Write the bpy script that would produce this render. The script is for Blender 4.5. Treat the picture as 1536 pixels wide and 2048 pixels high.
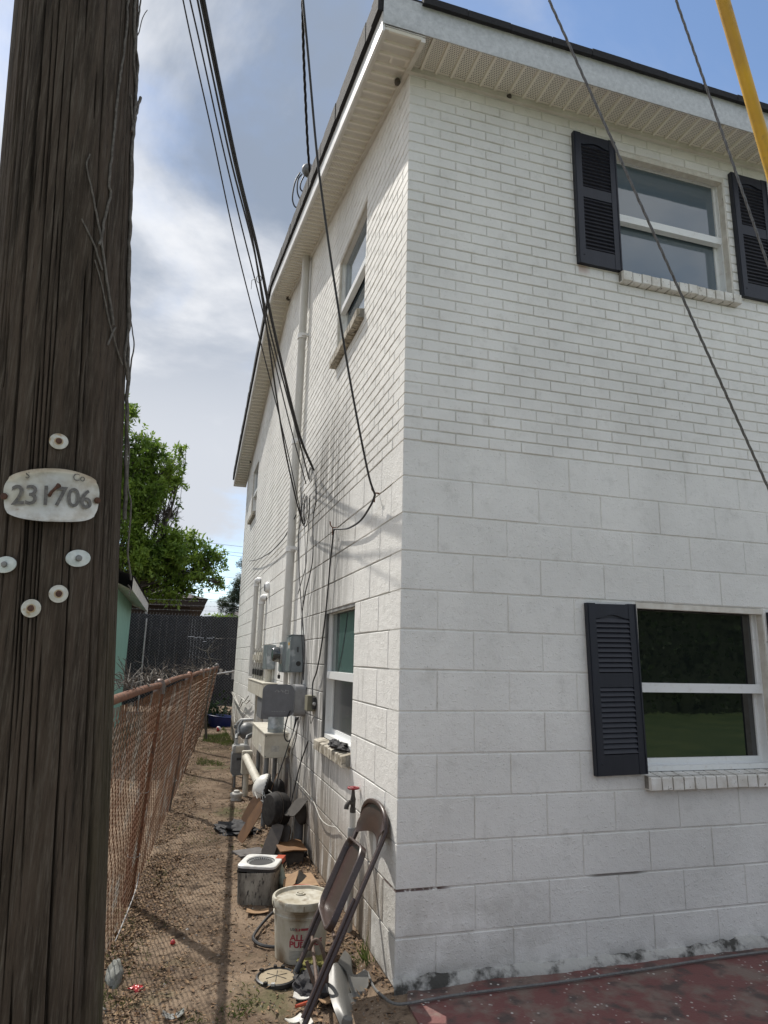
import bpy, bmesh, math, random
from mathutils import Vector, Matrix, noise, Quaternion
rnd = random.Random(7)
V = Vector
pi = math.pi
# ------------------------------------------------------------------ scene, camera, sky, sun
for o in list(bpy.data.objects): bpy.data.objects.remove(o)
sc = bpy.context.scene
COL = sc.collection
CAM = V((-1.07397, -3.29645, 1.46679))
RR = V((0.95741, -0.28783, 0.02282)); DD = V((0.08359, 0.20068, -0.97608)); FF = V((0.27637, 0.93642, 0.21619))
FPX = 1338.924
cd = bpy.data.cameras.new('camera'); cam = bpy.data.objects.new('camera', cd); COL.objects.link(cam)
cd.sensor_fit = 'VERTICAL'; cd.sensor_height = 36; cd.lens = FPX / 2048 * 36; cd.clip_start = .02; cd.clip_end = 2000
m = Matrix.Identity(4)
for i in range(3): m[i][0], m[i][1], m[i][2], m[i][3] = RR[i], -DD[i], -FF[i], CAM[i]
cam.matrix_world = m
sc.camera = cam
SUN = V((-0.2693, 0.5591, 0.7842)).normalized()
EL = math.asin(SUN.z); AZ = math.atan2(SUN.x, SUN.y)
w = bpy.data.worlds.new('World'); sc.world = w; w.use_nodes = True
wt = w.node_tree; wt.nodes.clear()
def wn(t, **k):
    n = wt.nodes.new(t)
    for a, b in k.items(): setattr(n, a, b)
    return n
def wl(a, b): wt.links.new(a, b)
sky = wn('ShaderNodeTexSky', sky_type='NISHITA'); sky.sun_disc = False
sky.sun_elevation = EL; sky.sun_rotation = AZ; sky.air_density = 1.0; sky.dust_density = .12; sky.ozone_density = 1.4
tc = wn('ShaderNodeTexCoord'); sep = wn('ShaderNodeSeparateXYZ'); wl(tc.outputs['Generated'], sep.inputs[0])
def wmath(op, a, b=None, c=None, clamp=False):
    n = wn('ShaderNodeMath', operation=op); n.use_clamp = clamp
    for i, x in enumerate((a, b, c)):
        if x is None: continue
        if isinstance(x, (int, float)): n.inputs[i].default_value = x
        else: wl(x, n.inputs[i])
    return n.outputs[0]
zc = wmath('ADD', wmath('MAXIMUM', sep.outputs[2], 0.0), .22)
cx = wmath('DIVIDE', sep.outputs[0], zc); cy = wmath('DIVIDE', sep.outputs[1], zc)
cmb = wn('ShaderNodeCombineXYZ'); wl(cx, cmb.inputs[0]); wl(cy, cmb.inputs[1]); cmb.inputs[2].default_value = SKY_SEED = 3.7
def wnoise(scale, detail, rough, dist=0., off=(0, 0, 0)):
    mp = wn('ShaderNodeMapping'); mp.inputs['Location'].default_value = off; wl(cmb.outputs[0], mp.inputs[0])
    n = wn('ShaderNodeTexNoise'); n.inputs['Scale'].default_value = scale; n.inputs['Detail'].default_value = detail
    n.inputs['Roughness'].default_value = rough; n.inputs['Distortion'].default_value = dist; wl(mp.outputs[0], n.inputs['Vector']); return n.outputs['Fac']
def wramp(x, a, b, va=0., vb=1.):
    n = wn('ShaderNodeMapRange', interpolation_type='SMOOTHSTEP')
    n.inputs[1].default_value = a; n.inputs[2].default_value = b; n.inputs[3].default_value = va; n.inputs[4].default_value = vb
    wl(x, n.inputs[0]); return n.outputs[0]
CLOUD_OFF = (3.3, 6.6, 0)
cover = wramp(wmath('ADD', wmath('MULTIPLY', wnoise(.62, 2, .5, 0, CLOUD_OFF), .72), wmath('MULTIPLY', wnoise(1.9, 7, .58, .25, CLOUD_OFF), .34)), .41, .54)
shade = wramp(wmath('ADD', wmath('MULTIPLY', wnoise(1.5, 8, .56, .35, (8.8, 6.1, 0)), .6), wmath('MULTIPLY', wnoise(.5, 2, .5, 0, (3.4, 3.22, 0)), .4)), .40, .54)
hz = wramp(sep.outputs[2], .28, .58)
shade2 = wmath('MULTIPLY', shade, wmath('ADD', wmath('MULTIPLY', hz, .6), .4), clamp=True)
ccol = wn('ShaderNodeMixRGB'); wl(shade2, ccol.inputs[0]); ccol.inputs[1].default_value = (5.2, 5.3, 5.5, 1); ccol.inputs[2].default_value = (1.75, 2.1, 2.7, 1)
smix = wn('ShaderNodeMixRGB'); wl(wmath('MULTIPLY', cover, 1.0), smix.inputs[0]); wl(sky.outputs[0], smix.inputs[1]); wl(ccol.outputs[0], smix.inputs[2])
bg = wn('ShaderNodeBackground'); wl(smix.outputs[0], bg.inputs[0]); bg.inputs[1].default_value = .128
wo = wn('ShaderNodeOutputWorld'); wl(bg.outputs[0], wo.inputs[0])
sl = bpy.data.lights.new('sun', 'SUN'); sl.energy = 3.3; sl.angle = math.radians(.53); sl.color = (1, .95, .87)
so = bpy.data.objects.new('sun', sl); COL.objects.link(so); so.rotation_euler = (-SUN).to_track_quat('-Z', 'Y').to_euler()
so.location = SUN * 40
vs = sc.view_settings; vs.view_transform = 'Standard'; vs.look = 'None'; vs.exposure = .50; vs.gamma = 1; vs.use_curve_mapping = False

# ------------------------------------------------------------------ photo pixel -> point on a real surface
def ray(u, v): return (RR * ((u - 768) / FPX) + DD * ((v - 1024) / FPX) + FF)
def onx(u, v, x=0.):
    d = ray(u, v); return CAM + d * ((x - CAM.x) / d.x)
def ony(u, v, y=0.):
    d = ray(u, v); return CAM + d * ((y - CAM.y) / d.y)
GZ = -.03
def onz(u, v, z=GZ):
    d = ray(u, v); return CAM + d * ((z - CAM.z) / d.z)
def at(u, v, dist): return CAM + ray(u, v).normalized() * dist
def nearline(u, v, a, b):
    d = ray(u, v).normalized(); e = (b - a).normalized(); r = CAM - a
    bb = d.dot(e); den = 1 - bb * bb
    t = (bb * e.dot(r) - d.dot(r)) / den
    return CAM + d * max(t, .3)

# ------------------------------------------------------------------ materials
MATS = {}
def mat(name, c1, c2=None, scale=8., rough=.7, bump=0., bscale=None, metal=0., stretch=(1, 1, 1), lo=.35, hi=.65, detail=6, space='pos', spec=.5, c3=None, s3=40., lo3=.6, hi3=.7, bdist=.004, coat=0., trans=0.):
    mt = bpy.data.materials.new(name); mt.use_nodes = True; nt = mt.node_tree
    b = nt.nodes['Principled BSDF']
    b.inputs['Roughness'].default_value = rough; b.inputs['Metallic'].default_value = metal
    b.inputs['Specular IOR Level'].default_value = spec; b.inputs['Coat Weight'].default_value = coat
    b.inputs['Transmission Weight'].default_value = trans
    b.inputs['Base Color'].default_value = (*c1, 1)
    MATS[name] = mt
    def N(t): return nt.nodes.new(t)
    L = nt.links.new
    if c2 is None and not bump and c3 is None: return mt
    if space == 'pos': src = N('ShaderNodeNewGeometry').outputs['Position']
    else: src = N('ShaderNodeTexCoord').outputs['Object']
    mp = N('ShaderNodeMapping'); mp.inputs['Scale'].default_value = stretch; L(src, mp.inputs[0])
    col = None
    if c2 is not None:
        n = N('ShaderNodeTexNoise'); n.inputs['Scale'].default_value = scale; n.inputs['Detail'].default_value = detail; n.inputs['Roughness'].default_value = .62
        L(mp.outputs[0], n.inputs['Vector'])
        r = N('ShaderNodeMapRange'); r.inputs[1].default_value = lo; r.inputs[2].default_value = hi; L(n.outputs['Fac'], r.inputs[0])
        mx = N('ShaderNodeMixRGB'); mx.inputs[1].default_value = (*c1, 1); mx.inputs[2].default_value = (*c2, 1); L(r.outputs[0], mx.inputs[0])
        col = mx.outputs[0]
    if c3 is not None:
        n = N('ShaderNodeTexNoise'); n.inputs['Scale'].default_value = s3; n.inputs['Detail'].default_value = 5
        mp3 = N('ShaderNodeMapping'); mp3.inputs['Location'].default_value = (5, 9, 3); mp3.inputs['Scale'].default_value = stretch; L(src, mp3.inputs[0]); L(mp3.outputs[0], n.inputs['Vector'])
        r = N('ShaderNodeMapRange'); r.inputs[1].default_value = lo3; r.inputs[2].default_value = hi3; L(n.outputs['Fac'], r.inputs[0])
        mx = N('ShaderNodeMixRGB'); mx.inputs[1].default_value = (*c1, 1); mx.inputs[2].default_value = (*c3, 1); L(r.outputs[0], mx.inputs[0])
        if col: L(col, mx.inputs[1])
        col = mx.outputs[0]
    if col: L(col, b.inputs['Base Color'])
    if bump:
        n = N('ShaderNodeTexNoise'); n.inputs['Scale'].default_value = bscale or scale * 4; n.inputs['Detail'].default_value = 6
        L(mp.outputs[0], n.inputs['Vector'])
        bm = N('ShaderNodeBump'); bm.inputs['Strength'].default_value = bump; bm.inputs['Distance'].default_value = bdist
        L(n.outputs['Fac'], bm.inputs['Height']); L(bm.outputs[0], b.inputs['Normal'])
    return mt

def masonry(name, base, dirt, side, block, mortar=False):
    """white painted brick or block; weather marks sit at fixed places on the wall"""
    mt = bpy.data.materials.new(name); mt.use_nodes = True; nt = mt.node_tree; MATS[name] = mt
    b = nt.nodes['Principled BSDF']; b.inputs['Roughness'].default_value = .62; b.inputs['Specular IOR Level'].default_value = .35
    N = nt.nodes.new; L = nt.links.new
    pos = N('ShaderNodeNewGeometry').outputs['Position']
    sp = N('ShaderNodeSeparateXYZ'); L(pos, sp.inputs[0])
    def noi(scale, st=(1, 1, 1), det=5, rough=.6, off=(0, 0, 0)):
        mp = N('ShaderNodeMapping'); mp.inputs['Scale'].default_value = st; mp.inputs['Location'].default_value = off; L(pos, mp.inputs[0])
        n = N('ShaderNodeTexNoise'); n.inputs['Scale'].default_value = scale; n.inputs['Detail'].default_value = det; n.inputs['Roughness'].default_value = rough
        L(mp.outputs[0], n.inputs['Vector']); return n.outputs['Fac']
    def rng(x, a, c, lo=0., hi=1.):
        r = N('ShaderNodeMapRange'); r.interpolation_type = 'SMOOTHSTEP'
        r.inputs[1].default_value = a; r.inputs[2].default_value = c; r.inputs[3].default_value = lo; r.inputs[4].default_value = hi
        L(x, r.inputs[0]); return r.outputs[0]
    def mul(a, c):
        n = N('ShaderNodeMath'); n.operation = 'MULTIPLY'; n.use_clamp = True
        for i, x in enumerate((a, c)):
            if isinstance(x, (int, float)): n.inputs[i].default_value = x
            else: L(x, n.inputs[i])
        return n.outputs[0]
    def add(a, c):
        n = N('ShaderNodeMath'); n.operation = 'ADD'; n.use_clamp = True; L(a, n.inputs[0]); L(c, n.inputs[1]); return n.outputs[0]
    def mix(f, a, c):
        mx = N('ShaderNodeMixRGB'); L(f, mx.inputs[0])
        for i, x in ((1, a), (2, c)):
            if isinstance(x, tuple): mx.inputs[i].default_value = (*x, 1)
            else: L(x, mx.inputs[i])
        return mx.outputs[0]
    oi = N('ShaderNodeObjectInfo')
    col = mix(rng(noi(1.3), .35, .7), base, tuple(x * .88 for x in base))
    col = mix(mul(oi.outputs['Random'], .05), col, tuple(x * .80 for x in base))
    col = mix(mul(rng(noi(9, det=8, rough=.7), .50, .75), .5), col, dirt)
    col = mix(mul(rng(noi(.9, (1, 1, .6), 5, .6, (8, 2, 5)), .45, .75), .30), col, tuple(x * .8 for x in dirt))
    # pin holes and chips in the paint
    col = mix(mul(rng(noi(85, det=2), .69, .74), .5 if block else .35), col, (.16, .145, .12))
    col = mix(mul(rng(noi(17, det=9, rough=.75, off=(3, 3, 3)), .66, .71), .6), col, (.17, .15, .12))
    if side:
        # mildew streaks run down below the cable clamps and round the low window
        st = rng(noi(7, (1, 2.6, .16), 7, .66), .36, .56)
        ym = mul(rng(sp.outputs[1], 1.0, 1.7), rng(sp.outputs[1], 3.2, 2.3)); zm = mul(rng(sp.outputs[2], 3.7, 3.0), rng(sp.outputs[2], .1, .6))
        col = mix(mul(mul(st, mul(ym, zm)), .72), col, (.11, .105, .095))
        st2 = rng(noi(10, (1, 3., .1), 7, .7, (4, 1, 2)), .55, .72)
        col = mix(mul(mul(st2, rng(sp.outputs[2], 2.5, 1.6)), .5), col, (.24, .22, .19))
        # rain splash soil near the ground
        sp1 = mul(rng(sp.outputs[2], .85, .1), rng(noi(5, (1, 2, .35), 6, .65, (1, 5, 2)), .25, .55))
        col = mix(mul(sp1, .88), col, (.17, .125, .08))
    else:
        sp1 = mul(rng(sp.outputs[2], .11, .0), rng(noi(7, det=7, rough=.7), .38, .58))
        col = mix(mul(sp1, .5), col, (.12, .112, .10))
        sp2 = mul(mul(rng(sp.outputs[2], .42, .3), rng(sp.outputs[0], 1.0, .6)), rng(noi(6, det=6), .35, .6))
        col = mix(mul(sp2, .28), col, (.30, .28, .24))
        # old settlement crack in the second bed joint near the corner
        ck = mul(mul(rng(sp.outputs[2], .3975, .4010), rng(sp.outputs[2], .4130, .4095)), mul(rng(sp.outputs[0], .30, .22), rng(noi(22, det=4), .36, .5)))
        col = mix(mul(ck, .9), col, (.075, .03, .022))
        ck2 = mul(mul(rng(sp.outputs[2], .3985, .4020), rng(sp.outputs[2], .4150, .4110)), mul(rng(sp.outputs[0], 1.02, 1.1), rng(sp.outputs[0], 1.42, 1.32)))
        col = mix(mul(ck2, .75), col, (.10, .085, .07))
        # rust run under the upper shutter
        rx = mul(rng(sp.outputs[0], 1.13, 1.15), rng(sp.outputs[0], 1.24, 1.18)); rz = mul(rng(sp.outputs[2], 3.86, 3.91), rng(sp.outputs[2], 3.945, 3.93))
        col = mix(mul(mul(rx, rz), .55), col, (.33, .16, .09))
    L(col, b.inputs['Base Color'])
    n1 = noi(150 if block else 90, det=3); n2 = noi(24, det=6)
    n3 = rng(noi(60, det=2, off=(2, 2, 2)), .55, .75) if block else noi(40)
    h = N('ShaderNodeMath'); h.operation = 'MULTIPLY_ADD'; L(n1, h.inputs[0]); h.inputs[1].default_value = .5; L(n2, h.inputs[2])
    h2 = N('ShaderNodeMath'); h2.operation = 'MULTIPLY_ADD'; L(n3, h2.inputs[0]); h2.inputs[1].default_value = .5; L(h.outputs[0], h2.inputs[2])
    bm = N('ShaderNodeBump'); bm.inputs['Strength'].default_value = .75 if block else .55; bm.inputs['Distance'].default_value = .006; L(h2.outputs[0], bm.inputs['Height']); L(bm.outputs[0], b.inputs['Normal'])
    return mt
WH = (.80, .79, .755)
masonry('paint_brick_front', WH, (.5, .485, .44), False, False)
masonry('paint_block_front', WH, (.5, .49, .455), False, True)
masonry('paint_brick_side', WH, (.5, .485, .44), True, False)
masonry('paint_block_side', WH, (.46, .45, .42), True, True)
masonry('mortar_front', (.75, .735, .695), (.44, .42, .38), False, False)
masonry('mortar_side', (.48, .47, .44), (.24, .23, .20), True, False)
mat('vinyl', (.66, .64, .58), (.55, .52, .46), 5, .45)
mat('trim_white', (.74, .74, .73), (.60, .59, .56), 14, .42, lo=.5, hi=.8)
mat('fascia_metal', (.60, .62, .64), (.46, .48, .5), 30, .5, bump=.15, bscale=9, bdist=.01, c3=(.36, .36, .36), s3=120, lo3=.62, hi3=.75)
mat('shingle', (.010, .010, .013), (.020, .020, .023), 60, .9, bump=.6, bscale=300)
mat('window_white', (.76, .77, .76), (.62, .60, .56), 30, .35, lo=.55, hi=.8)
mat('wood_trim', (.68, .655, .59), (.56, .52, .45), 16, .7, c3=(.28, .24, .19), s3=40, lo3=.66, hi3=.76)
mat('shutter_navy', (.008, .0095, .017), (.012, .014, .023), 25, .5, bump=.15, bscale=200, stretch=(1, 1, .15))
mat('mildew_wood', (.30, .30, .29), (.10, .10, .095), 12, .8, stretch=(1, 1, .2), lo=.4, hi=.6)
def glass(name, tint, refl=.06):
    g = mat(name, tint, rough=.012, spec=.5, bump=.05, bscale=3.5, bdist=.012); g.node_tree.nodes['Principled BSDF'].inputs['IOR'].default_value = 2.05; return g
glass('glass_dark', (.006, .008, .008)); glass('glass_painted_sky', (.10, .135, .165)); glass('glass_teal', (.05, .078, .074))  # blue panes: sky reflection and bluish interior put into the base colour
mat('glass_dusty', (.035, .037, .038), (.09, .09, .088), 26, .22, stretch=(1, 2, .12), spec=.7)
# ------------------------------------------------------------------ mesh builder
class MB:
    def __init__(s): s.v = []; s.f = []; s.m = []
    def add(s, vs, fs, mi=0):
        b = len(s.v); s.v += [V(x) for x in vs]; s.f += [tuple(b + i for i in f) for f in fs]; s.m += [mi] * len(fs); return s
    def box(s, a, b, M=None, mi=0):
        x0, y0, z0 = a; x1, y1, z1 = b
        vs = [V(p) for p in ((x0, y0, z0), (x1, y0, z0), (x1, y1, z0), (x0, y1, z0), (x0, y0, z1), (x1, y0, z1), (x1, y1, z1), (x0, y1, z1))]
        if M: vs = [M @ p for p in vs]
        return s.add(vs, [(3, 2, 1, 0), (4, 5, 6, 7), (0, 1, 5, 4), (1, 2, 6, 5), (2, 3, 7, 6), (3, 0, 4, 7)], mi)
    def tube(s, pts, r, n=8, cap=True, mi=0, close=False):
        pts = [V(p) for p in pts]; k = len(pts); vs = []; up = None
        for i, p in enumerate(pts):
            a = pts[(i - 1) % k] if (i or close) else p; b = pts[(i + 1) % k] if (i < k - 1 or close) else p
            t = (b - a)
            t = t.normalized() if t.length > 1e-9 else V((0, 0, 1))
            if up is None: up = t.orthogonal().normalized()
            else:
                up = up - t * up.dot(t)
                up = up.normalized() if up.length > 1e-6 else t.orthogonal().normalized()
            w2 = t.cross(up); rr = r[i] if isinstance(r, (list, tuple)) else r
            for j in range(n):
                a2 = 2 * pi * j / n; vs.append(p + (up * math.cos(a2) + w2 * math.sin(a2)) * rr)
        fs = []
        for i in range(k if close else k - 1):
            i2 = (i + 1) % k
            for j in range(n): fs.append((i * n + j, i * n + (j + 1) % n, i2 * n + (j + 1) % n, i2 * n + j))
        if cap and not close: fs += [tuple(range(n - 1, -1, -1)), tuple(range((k - 1) * n, k * n))]
        return s.add(vs, fs, mi)
    def lathe(s, prof, M=None, n=24, mi=0, cap=True):
        vs = []; fs = []
        for r, z in prof:
            for j in range(n): vs.append(V((r * math.cos(2 * pi * j / n), r * math.sin(2 * pi * j / n), z)))
        for i in range(len(prof) - 1):
            for j in range(n): fs.append((i * n + j, i * n + (j + 1) % n, (i + 1) * n + (j + 1) % n, (i + 1) * n + j))
        if cap: fs += [tuple(range(n - 1, -1, -1)), tuple(range((len(prof) - 1) * n, len(prof) * n))]
        if M: vs = [M @ p for p in vs]
        return s.add(vs, fs, mi)
    def prism(s, poly, z0, z1, M=None, mi=0):
        n = len(poly); vs = [V((x, y, z0)) for x, y in poly] + [V((x, y, z1)) for x, y in poly]
        if M: vs = [M @ p for p in vs]
        return s.add(vs, [tuple(range(n - 1, -1, -1)), tuple(range(n, 2 * n))] + [(i, (i + 1) % n, n + (i + 1) % n, n + i) for i in range(n)], mi)
    def sheet(s, grid, th=None, mi=0):
        """grid of rows of points, made solid by thickness th along its own normals"""
        R_ = len(grid); C_ = len(grid[0]); P = [V(p) for r in grid for p in r]
        fs = [(i * C_ + j, i * C_ + j + 1, (i + 1) * C_ + j + 1, (i + 1) * C_ + j) for i in range(R_ - 1) for j in range(C_ - 1)]
        if not th: return s.add(P, fs, mi)
        nr = [V() for _ in P]
        for f in fs:
            nn = (P[f[1]] - P[f[0]]).cross(P[f[3]] - P[f[0]])
            for i in f: nr[i] += nn
        Q = [p + (n.normalized() if n.length else V((0, 0, 1))) * th for p, n in zip(P, nr)]
        k = len(P); F = [tuple(reversed(f)) for f in fs] + [tuple(i + k for i in f) for f in fs]
        bd = [j for j in range(C_)] + [i * C_ + C_ - 1 for i in range(1, R_)] + [(R_ - 1) * C_ + j for j in range(C_ - 2, -1, -1)] + [i * C_ for i in range(R_ - 2, 0, -1)]
        for a in range(len(bd)):
            b = bd[a - 1]; c = bd[a]; F.append((b, c, c + k, b + k))
        return s.add(P + Q, F, mi)
    def mesh(s, name, mats, smooth=30):
        me = bpy.data.meshes.new(name); me.from_pydata(s.v, [], s.f)
        for q in (mats if isinstance(mats, (list, tuple)) else [mats]): me.materials.append(MATS[q])
        if any(s.m): me.polygons.foreach_set('material_index', s.m)
        if smooth:
            me.polygons.foreach_set('use_smooth', [True] * len(s.f)); me.set_sharp_from_angle(angle=math.radians(smooth))
        me.update(); return me
    def build(s, name, mats, parent=None, smooth=30): return link(name, s.mesh(name, mats, smooth), parent)
def link(name, data, parent=None, M=None):
    o = bpy.data.objects.new(name, data); COL.objects.link(o)
    if parent: o.parent = parent
    if M is not None: o.matrix_local = M
    return o
def tag(o, label=None, cat=None, group=None, kind=None):
    if label: o['label'] = label
    if cat: o['category'] = cat
    if group: o['group'] = group
    if kind: o['kind'] = kind
    return o
class Thing:
    """an Empty at the base; parts are given in world coordinates and stored relative to it"""
    def __init__(s, name, loc, label, cat, group=None):
        s.e = bpy.data.objects.new(name, None); COL.objects.link(s.e); s.e.location = loc; s.e.empty_display_size = .05
        s.loc = V(loc); tag(s.e, label, cat, group)
    def part(s, name, mb, mats, smooth=30, parent=None, label=None):
        for i, p in enumerate(mb.v): mb.v[i] = p - s.loc
        o = mb.build(name, mats, parent or s.e, smooth)
        if label: o['label'] = label
        return o
def solo(name, mb, mats, label, cat, group=None, loc=None, smooth=30):
    loc = V(loc) if loc is not None else V(mb.v[0])
    mb.v = [p - loc for p in mb.v]
    o = mb.build(name, mats, None, smooth); o.location = loc; return tag(o, label, cat, group)
def basis(o, z, xh=None):
    z = V(z).normalized(); xh = V(xh) if xh else z.orthogonal()
    x = (xh - z * xh.dot(z)).normalized(); y = z.cross(x)
    return Matrix(((x.x, y.x, z.x, o[0]), (x.y, y.y, z.y, o[1]), (x.z, y.z, z.z, o[2]), (0, 0, 0, 1)))
def spline(pts, k=8):
    P = [V(p) for p in pts]; P = [P[0] * 2 - P[1]] + P + [P[-1] * 2 - P[-2]]; out = []
    for i in range(1, len(P) - 2):
        for j in range(k):
            t = j / k; a, b, c, d = P[i - 1:i + 3]
            out.append(.5 * ((2 * b) + (c - a) * t + (2 * a - 5 * b + 4 * c - d) * t * t + (3 * b - a - 3 * c + d) * t ** 3))
    return out + [P[-2]]
def smooth_grid(g, k=5):
    a = [spline(r, k) for r in g]; return [list(t) for t in zip(*[spline([r[j] for r in a], k) for j in range(len(a[0]))])]
def rrect(wd, ht, r, k=4, cx=0, cy=0):
    out = []
    for qx, qy, a0 in ((1, 1, 0), (-1, 1, 90), (-1, -1, 180), (1, -1, 270)):
        for i in range(k + 1):
            a = math.radians(a0 + 90 * i / k); out.append((cx + qx * (wd / 2 - r) + r * math.cos(a), cy + qy * (ht / 2 - r) + r * math.sin(a)))
    return out
def textmesh(s, size, bold=0., ext=.0):
    c = bpy.data.curves.new('txt', 'FONT'); c.body = s; c.size = size; c.align_x = 'CENTER'; c.align_y = 'CENTER'; c.offset = bold; c.extrude = ext; c.resolution_u = 4
    o = bpy.data.objects.new('txt', c); COL.objects.link(o)
    dg = bpy.context.evaluated_depsgraph_get(); me = bpy.data.meshes.new_from_object(o.evaluated_get(dg))
    vs = [v.co.copy() for v in me.vertices]; fs = [tuple(p.vertices) for p in me.polygons]
    bpy.data.objects.remove(o); bpy.data.curves.remove(c); bpy.data.meshes.remove(me); return vs, fs
# ------------------------------------------------------------------ ground, slab, lawn
def ramp(a, b, t): t = min(1, max(0, (t - a) / (b - a))); return t * t * (3 - 2 * t)
def gh(x, y):
    n = noise.noise(V((x * 1.7, y * 1.7, 0))) * .022 + noise.noise(V((x * 6, y * 6, 3))) * .010 + noise.noise(V((x * 19, y * 19, 5))) * .006 + noise.noise(V((x * 41, y * 41, 8))) * .003
    lane = ramp(-3.2, -1.5, x) * ramp(.4, .1, x) * ramp(-4.0, -2.5, y) * ramp(17, 14, y)
    edge = .05 * ramp(-1.0, -1.35, x + .07 * min(y, 6)) + .02 * ramp(-.25, -.02, x)
    near = ramp(.02, -.25, -x) if x > -.3 and y < 0 else 0
    return GZ + (n + edge) * lane - .02 * (1 - lane)
xs = [-400, -150, -60, -25, -12, -7, -5, -4, -3.3, -2.8, -2.4] + [-2.1 + .035 * i for i in range(66)] + [.3, .6, 1.2, 2.5, 5, 10, 25, 60, 150, 400]
ys = [-400, -150, -60, -25, -12, -7, -5, -4, -3, -2.4, -2, -1.6, -1.3] + [-1.1 + .035 * i for i in range(170)] + [4.9 + .09 * i for i in range(100)] + [14, 14.6, 15.4, 17, 20, 25, 35, 60, 150, 400]
gm = bpy.data.materials.new('dirt'); gm.use_nodes = True; MATS['dirt'] = gm
nt = gm.node_tree; N = nt.nodes.new; Lk = nt.links.new; b = nt.nodes['Principled BSDF']; b.inputs['Roughness'].default_value = .95; b.inputs['Specular IOR Level'].default_value = .15
pos = N('ShaderNodeNewGeometry').outputs['Position']
def gnoise(s, d=6, r=.6, off=(0, 0, 0)):
    mp = N('ShaderNodeMapping'); mp.inputs['Location'].default_value = off; Lk(pos, mp.inputs[0])
    n = N('ShaderNodeTexNoise'); n.inputs['Scale'].default_value = s; n.inputs['Detail'].default_value = d; n.inputs['Roughness'].default_value = r; Lk(mp.outputs[0], n.inputs['Vector']); return n.outputs['Fac']
def grng(x, a, c, lo=0., hi=1.):
    r = N('ShaderNodeMapRange'); r.interpolation_type = 'SMOOTHSTEP'
    for i, q in enumerate((a, c, lo, hi)): r.inputs[i + 1].default_value = q
    Lk(x, r.inputs[0]); return r.outputs[0]
def gmix(f, a, c):
    mx = N('ShaderNodeMixRGB'); Lk(f, mx.inputs[0])
    for i, x in ((1, a), (2, c)):
        if isinstance(x, tuple): mx.inputs[i].default_value = (*x, 1)
        else: Lk(x, mx.inputs[i])
    return mx.outputs[0]
col = gmix(grng(gnoise(2.2, 8), .38, .62), (.135, .096, .066), (.25, .185, .13))
col = gmix(grng(gnoise(9, 8, .7, (3, 1, 0)), .5, .68), col, (.062, .044, .031))
col = gmix(grng(gnoise(60, 5, .7), .56, .72), col, (.07, .052, .038))
col = gmix(grng(gnoise(95, 3, .6, (2, 8, 1)), .66, .72), col, (.42, .36, .29))
col = gmix(grng(gnoise(1.1, 6, .6, (7, 2, 0)), .58, .72), col, (.105, .10, .05))
Lk(col, b.inputs['Base Color'])
bm_ = N('ShaderNodeBump'); bm_.inputs['Strength'].default_value = .8; bm_.inputs['Distance'].default_value = .012; Lk(gnoise(70, 8, .7), bm_.inputs['Height']); Lk(bm_.outputs[0], b.inputs['Normal'])
g = MB(); nx = len(xs)
g.add([(x, y, gh(x, y)) for y in ys for x in xs], [(j * nx + i, j * nx + i + 1, (j + 1) * nx + i + 1, (j + 1) * nx + i) for j in range(len(ys) - 1) for i in range(nx - 1)])
tag(g.build('ground', 'dirt', None, 60), kind='structure')
mat('red_slab', (.16, .062, .056), (.18, .13, .108), 5, .65, bump=.6, bscale=70, c3=(.07, .05, .045), s3=9, lo3=.52, hi3=.66, lo=.47, hi=.60)
sn = MATS['red_slab'].node_tree   # flecks of dropped white paint
_g = sn.nodes.new('ShaderNodeNewGeometry'); _n = sn.nodes.new('ShaderNodeTexVoronoi'); _n.inputs['Scale'].default_value = 30; sn.links.new(_g.outputs[0], _n.inputs['Vector'])
_r = sn.nodes.new('ShaderNodeMapRange'); _r.inputs[1].default_value = .22; _r.inputs[2].default_value = .12; sn.links.new(_n.outputs['Distance'], _r.inputs[0])
_m = sn.nodes.new('ShaderNodeMixRGB'); _m.inputs[2].default_value = (.6, .6, .56, 1)
_n2 = sn.nodes.new('ShaderNodeTexNoise'); _n2.inputs['Scale'].default_value = 3.2; sn.links.new(_g.outputs[0], _n2.inputs['Vector'])
_r2 = sn.nodes.new('ShaderNodeMapRange'); _r2.inputs[1].default_value = .50; _r2.inputs[2].default_value = .62; sn.links.new(_n2.outputs[0], _r2.inputs[0])
_mu = sn.nodes.new('ShaderNodeMath'); _mu.operation = 'MULTIPLY'; sn.links.new(_r.outputs[0], _mu.inputs[0]); sn.links.new(_r2.outputs[0], _mu.inputs[1]); sn.links.new(_mu.outputs[0], _m.inputs[0])
_b = sn.nodes['Principled BSDF']; _l = _b.inputs['Base Color'].links[0].from_socket; sn.links.new(_l, _m.inputs[1]); sn.links.new(_m.outputs[0], _b.inputs['Base Color'])
s = MB()
slab_xy = [(.02, -.13)] + [(.015 + .02 * noise.noise(V((0, i * 3.1, 0))), -.13 - i * .12) for i in range(1, 23)] + [(9, -2.87), (9, -.012), (.3, -.012), (.06, -.02)]
s.prism(slab_xy, -.12, 0)
tag(s.build('patio_slab', 'red_slab'), kind='structure')
mat('lawn_green', (.035, .072, .016), (.075, .11, .03), .9, .9, bump=.6, bscale=90)
lw = MB(); lw.add([(-90, -90, -.022), (90, -90, -.022), (90, -6.0, -.022), (-90, -6.0, -.022)], [(0, 1, 2, 3)])
tag(lw.build('lawn', 'lawn_green'), kind='structure')
mat('bounce_pale', (.56, .535, .49), (.47, .45, .41), 1.5, .9, bump=.3, bscale=80)
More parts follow.
